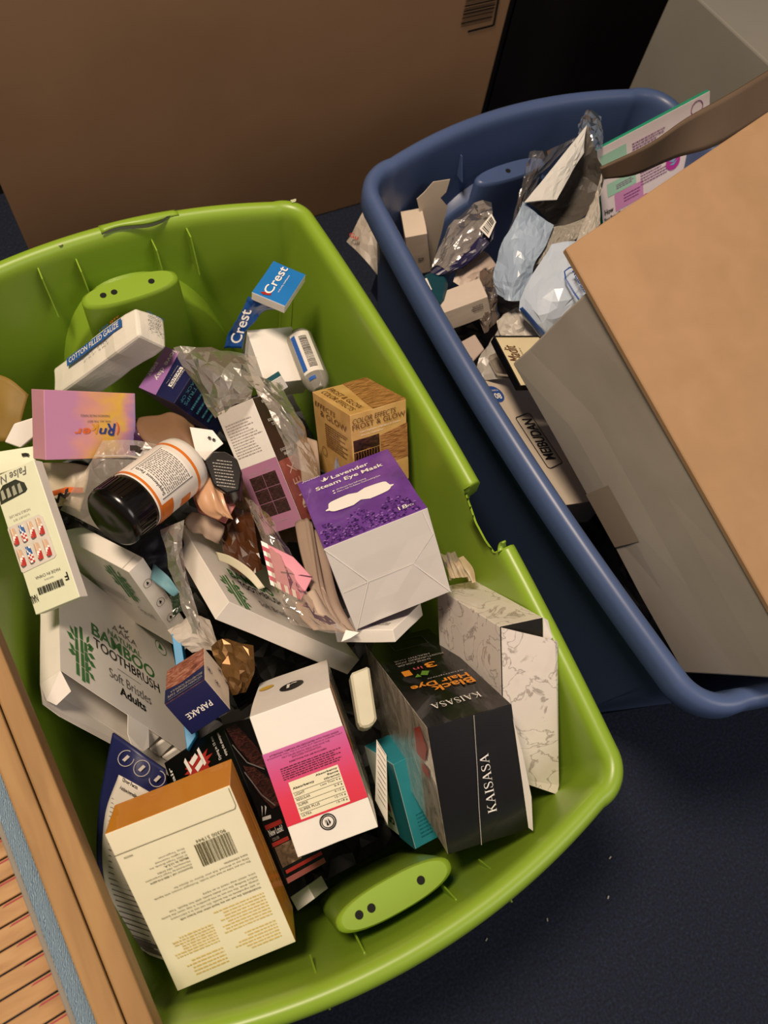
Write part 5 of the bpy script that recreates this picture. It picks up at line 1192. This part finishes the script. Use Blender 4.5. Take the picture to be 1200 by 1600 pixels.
c = quad_slab('black_label_carton', g((712, 538, .33), (742, 522, .335), (757, 545, .335), (738, 566, .33)), .02, mat('dusty_pink_white', '#b5a498', .5, .06), 'greyish carton with black lettered band, near the blue tote wall', 'box', bev=.001); o_ = c.location
b = MB(); P = [at(722, 552, .3345) - o_, at(738, 568, .333) - o_, at(735, 574, .333) - o_, at(720, 560, .3345) - o_]; b.poly(P); b.build('black_band', ink, c)
Flat(c, P[0], P[1], P[3]).text((.1, -.9, .9, -.1), 'HEN', ink, 0, .03)
# silver mailers at the bottom
silver = mat('silver_poly', '#a9a49c', .3, .08, 20, .1, 60, spec=.6)
sheet('silver_mailer', [g((772, 520, .335), (800, 488, .345), (838, 478, .35)), g((750, 555, .335), (785, 552, .345), (820, 535, .35)), g((740, 592, .33), (778, 592, .335), (812, 590, .34))], silver, 10, 9, .006, 18, .001, 61, 'silver grey poly mailer under the cream script card', 'mailer', facet=.003)
sheet('folded_grey_mailer', [g((775, 500, .35), (800, 480, .36), (812, 478, .36)), g((780, 520, .352), (806, 505, .365), (830, 500, .365)), g((790, 535, .348), (812, 530, .36), (845, 527, .36))], mat('pale_grey_poly', '#c4beb4', .35, .06, 20), 9, 9, .008, 26, .001, 63, 'folded pale grey mailer just above the cream script card', 'mailer', facet=.004)
# clear tray corner
quad_slab('clear_tray_corner', g((762, 556, .352), (780, 548, .356), (802, 576, .356), (798, 585, .352), (775, 582, .350)), .010, film('clear_tray', '#eeeae4', .7, .08, '#bdb4a8', 12, .1), 'clear plastic tray corner beside the cream script card', 'tray', bev=.002)
crm = mat('cream_label', '#e6d8b0', .45, .03)
p = Pack('cream_script_card', 'cream card with black edge, gold bow and brown script', 'card', 'madit', {'*': black_card, 'F': crm})
p.text('F', (.06, .46, .30, .80), 'Madit', tan_ink, 90, 0, .3); p.polys('F', [[(.45, .42), (.62, .50), (.60, .36)], [(.62, .50), (.80, .56), (.76, .40)], [(.60, .46), (.64, .46), (.62, .52)]], gold_ink, 'bow_print'); p.text('F', (.34, .5, .38, .75), 'Jewelry', grey_ink, 90); p.lines('F', [((.0, .0), (.0, 1.0)), ((0, .985), (1, .985))], ink, .0022, 'black_border')
# long white carton with lettered logo
slv = mat('pearl_card', '#d2c4b2', .35, .05, 15, coat=.2)
p = Pack('lettered_white_carton', 'long pearl-white carton with boxed black logo along the blue tote wall', 'box', 'meibu', {'*': slv})
p.ring('F', (.03, .84), .0135, .02, mat('badge_blue', '#2c4f96', .4, 0), 'blue_badge'); p.text('F', (.0, .80, .12, .845), '80', white_ink, 180, .02, off=.0016); p.text('F', (.0, .862, .12, .874), 'COUNT', white_ink, 180, off=.0016)
p.text('F', (.245, .32, .44, .635), 'MEIBUDAN', ink, 90, .02)
rr = []
for cx_, cy_, a0 in ((.41, .66, 0), (.20, .635, 90), (.25, .275, 180), (.46, .30, 270)):
    for k in range(5):
        a = math.radians(a0 + k * 22.5); rr.append((cx_ + .05 * math.cos(a), cy_ + .018 * math.sin(a)))
p.lines('F', list(zip(rr, rr[1:] + rr[:1])), ink, .0014, 'logo_frame')
# pads carton
mint = mat('mint_print', '#a9d8bf', .4, .03); pinkp = mat('pink_print', '#d592c4', .4, .03); mag = mat('magenta_print', '#c03fa0', .4, 0); pk_ink = mat('violet_ink', '#8a4a86', .5, 0)
p = Pack('pink_mint_carton', 'pink, mint and white printed carton sticking up in the blue tote', 'box', 'pads', {'*': mat('green_edge', '#2f9d7c', .4, .05), 'F': mat('pale_pink_card', '#ecdfe0', .4, .03)})
p.panel('F', (.02, .67, .25, .92), mint, 'mint_panel'); p.panel('F', (.06, .46, .32, .60), mint, 'mint_panel'); p.panel('F', (.12, .26, .38, .45), pinkp, 'pink_panel')
p.fine('F', (.30, .70, .60, .90), 7, pk_ink, 3, 0, .35, .3); p.fine('F', (.36, .40, .62, .62), 7, pk_ink, 4, 0, .35, .3); p.fine('F', (.14, .5, .30, .56), 3, pk_ink, 5, 0, .4, .2); p.fine('F', (.20, .32, .36, .42), 3, pk_ink, 6, 0, .4, .2)
p.text('F', (.02, .28, .10, .34), 'How', ink, 0, .02); p.text('F', (.01, .20, .20, .25), 'Your Period Blood', ink, 0, .02)
p.ring('F', (.659, .478), .012, .02, mag, 'swirl_disc'); p.polys('F', [[(.62, .50), (.66, .47), (.70, .52), (.66, .50)], [(.62, .46), (.66, .44), (.70, .48), (.66, .465)]], mat('sky_print', '#7fb6d8', .4, 0), 'swirl_mark', .0014); p.ring('F', (.88, .90), .010, .0012, pk_ink, 'ring_mark'); p.ring('F', (.40, .24), .006, .01, mag, 'dot_mark')
# poly mailers
mail_w = mat('mailer_white', '#dcdcd8', .32, .05, 16, .15, 50, spec=.5); mail_b = mat('mailer_pale_blue', '#a9bcd2', .32, .08, 12, .15, 50, spec=.5); mail_in = mat('mailer_inside', '#57524c', .45, .15, 14)
mo = bpy.data.objects.new('open_mailer', None); COL.objects.link(mo); mo.location = at(830, 420, .33); tag(mo, 'torn-open white and pale blue mailer gaping beside the pink and mint carton', 'mailer'); L0_ = mo.location
def gl_(*pts): return [at(*q) - L0_ for q in pts]
sheet('back_panel', [gl_((917, 195, .465), (914, 215, .462), (913, 238, .455)), gl_((868, 256, .455), (882, 262, .455), (894, 268, .45)), gl_((819, 317, .44), (845, 314, .445), (870, 312, .445))], mail_w, 8, 12, .002, 24, .0012, 3, parent=mo, facet=.002)
sheet('inside_lining', [gl_((917, 196, .46), (930, 235, .445), (944, 268, .43)), gl_((890, 250, .44), (905, 275, .41), (938, 300, .41)), gl_((850, 300, .425), (872, 320, .39), (912, 340, .40)), gl_((826, 316, .43), (848, 335, .40), (868, 356, .395))], mail_in, 12, 14, .003, 24, .0012, 5, parent=mo, facet=.002)
sheet('front_panel', [gl_((819, 316, .44), (842, 335, .425), (864, 353, .415)), gl_((800, 352, .42), (826, 368, .42), (852, 385, .415)), gl_((783, 380, .405), (810, 402, .415), (836, 410, .41)), gl_((770, 432, .385), (800, 440, .40), (830, 432, .40)), gl_((775, 460, .375), (795, 470, .385), (814, 470, .385))], mail_b, 12, 16, .004, 22, .0012, 7, parent=mo, facet=.002)
sheet('grey_fold', [gl_((864, 354, .412), (888, 350, .415), (914, 338, .42)), gl_((850, 385, .41), (880, 372, .415), (905, 365, .42)), gl_((838, 412, .405), (868, 395, .41), (898, 378, .415))], mat('mailer_grey', '#a39d92', .4, .08, 16), 18, 16, .004, 26, .0012, 9, parent=mo, facet=.002)
sheet('side_panel', [gl_((944, 268, .43), (940, 285, .425), (938, 300, .42)), gl_((935, 300, .43), (925, 330, .425), (912, 345, .42)), gl_((938, 350, .42), (922, 365, .42), (900, 380, .415))], mat('mailer_grey_white', '#bdb7ac', .4, .06, 16), 14, 18, .003, 26, .0012, 11, parent=mo, facet=.002)
M2 = [g((862, 382, .425), (885, 379, .43), (906, 374, .432)), g((836, 424, .415), (875, 424, .43), (916, 424, .436)), g((811, 480, .395), (850, 482, .412), (912, 468, .425)), g((842, 525, .375), (856, 527, .385), (874, 508, .395))]
mm = sheet('lettered_mailer', M2, mat('mailer_light_blue', '#c2d0e2', .28, .06, 14, .15, 50, spec=.5), 9, 10, .003, 20, .0012, 71, 'pale blue mailer with cut-off boxed blue logo under the tan flap', 'mailer', facet=.0015); o_ = mm.location
sheet('navy_print_band', [[at(812, 482, .399) - o_, at(845, 526, .379) - o_], [at(817, 479, .404) - o_, at(856, 526, .388) - o_]], mat('mailer_navy', '#2a4a86', .35, .05), 10, 4, .001, 20, .0006, parent=mm)
fm_ = Flat(mm, at(886, 427, .443) - o_, at(912, 472, .437) - o_, at(899, 420, .443) - o_)
fm_.text((.05, .25, 1.0, .8), 'MEIBUDA', mat('logo_blue', '#24509a', .4, 0), 0, .02, off=.005)
strip(mm, ((906, 416, .441), (890, 418, .441), (882, 424, .441), (884, 436, .441), (896, 456, .438), (910, 476, .434)), .0022, MATS['logo_blue'], 'logo_frame', .003)
sheet('tall_clear_bag', [g((828, 236, .43), (860, 232, .435), (905, 212, .44)), g((812, 300, .41), (825, 295, .415), (838, 290, .41)), g((790, 380, .39), (800, 378, .395), (808, 372, .39)), g((764, 462, .37), (772, 468, .372), (782, 460, .37))], clear, 9, 15, .007, 30, .0005, 73, 'tall crinkled clear bag left of the open mailer', 'plastic bag', facet=.005)
sheet('small_clear_bag', [g((905, 185, .44), (920, 172, .45), (940, 182, .445)), g((902, 205, .44), (922, 200, .452), (944, 205, .446)), g((915, 235, .43), (928, 235, .44), (942, 232, .436))], film('bluish_film', '#dfe6ee', .6, .1, '#8fa2b8'), 9, 9, .005, 34, .0005, 75, 'small bluish clear bag behind the open mailer', 'plastic bag', facet=.004)
# bag wedged between the totes
gu = sheet('wedged_white_bag', [g((592, 290, .30), (600, 310, .30), (610, 345, .29)), g((566, 340, .28), (585, 360, .29), (602, 390, .28)), g((540, 376, .26), (565, 400, .27), (598, 440, .25))], mat('bag_white', '#b9b0a4', .45, .08, 20), 10, 10, .006, 16, .0012, 81, 'white plastic bag with red lettering wedged between the two totes', 'plastic bag', facet=.003); o_ = gu.location
Flat(gu, at(546, 372, .278) - o_, at(560, 378, .282) - o_, at(550, 360, .28) - o_).text((0, 0, 1, .55), 'Gu', mat('red_letter', '#b03a30', .5, 0), 0, .02, off=.004)

flush_texts()
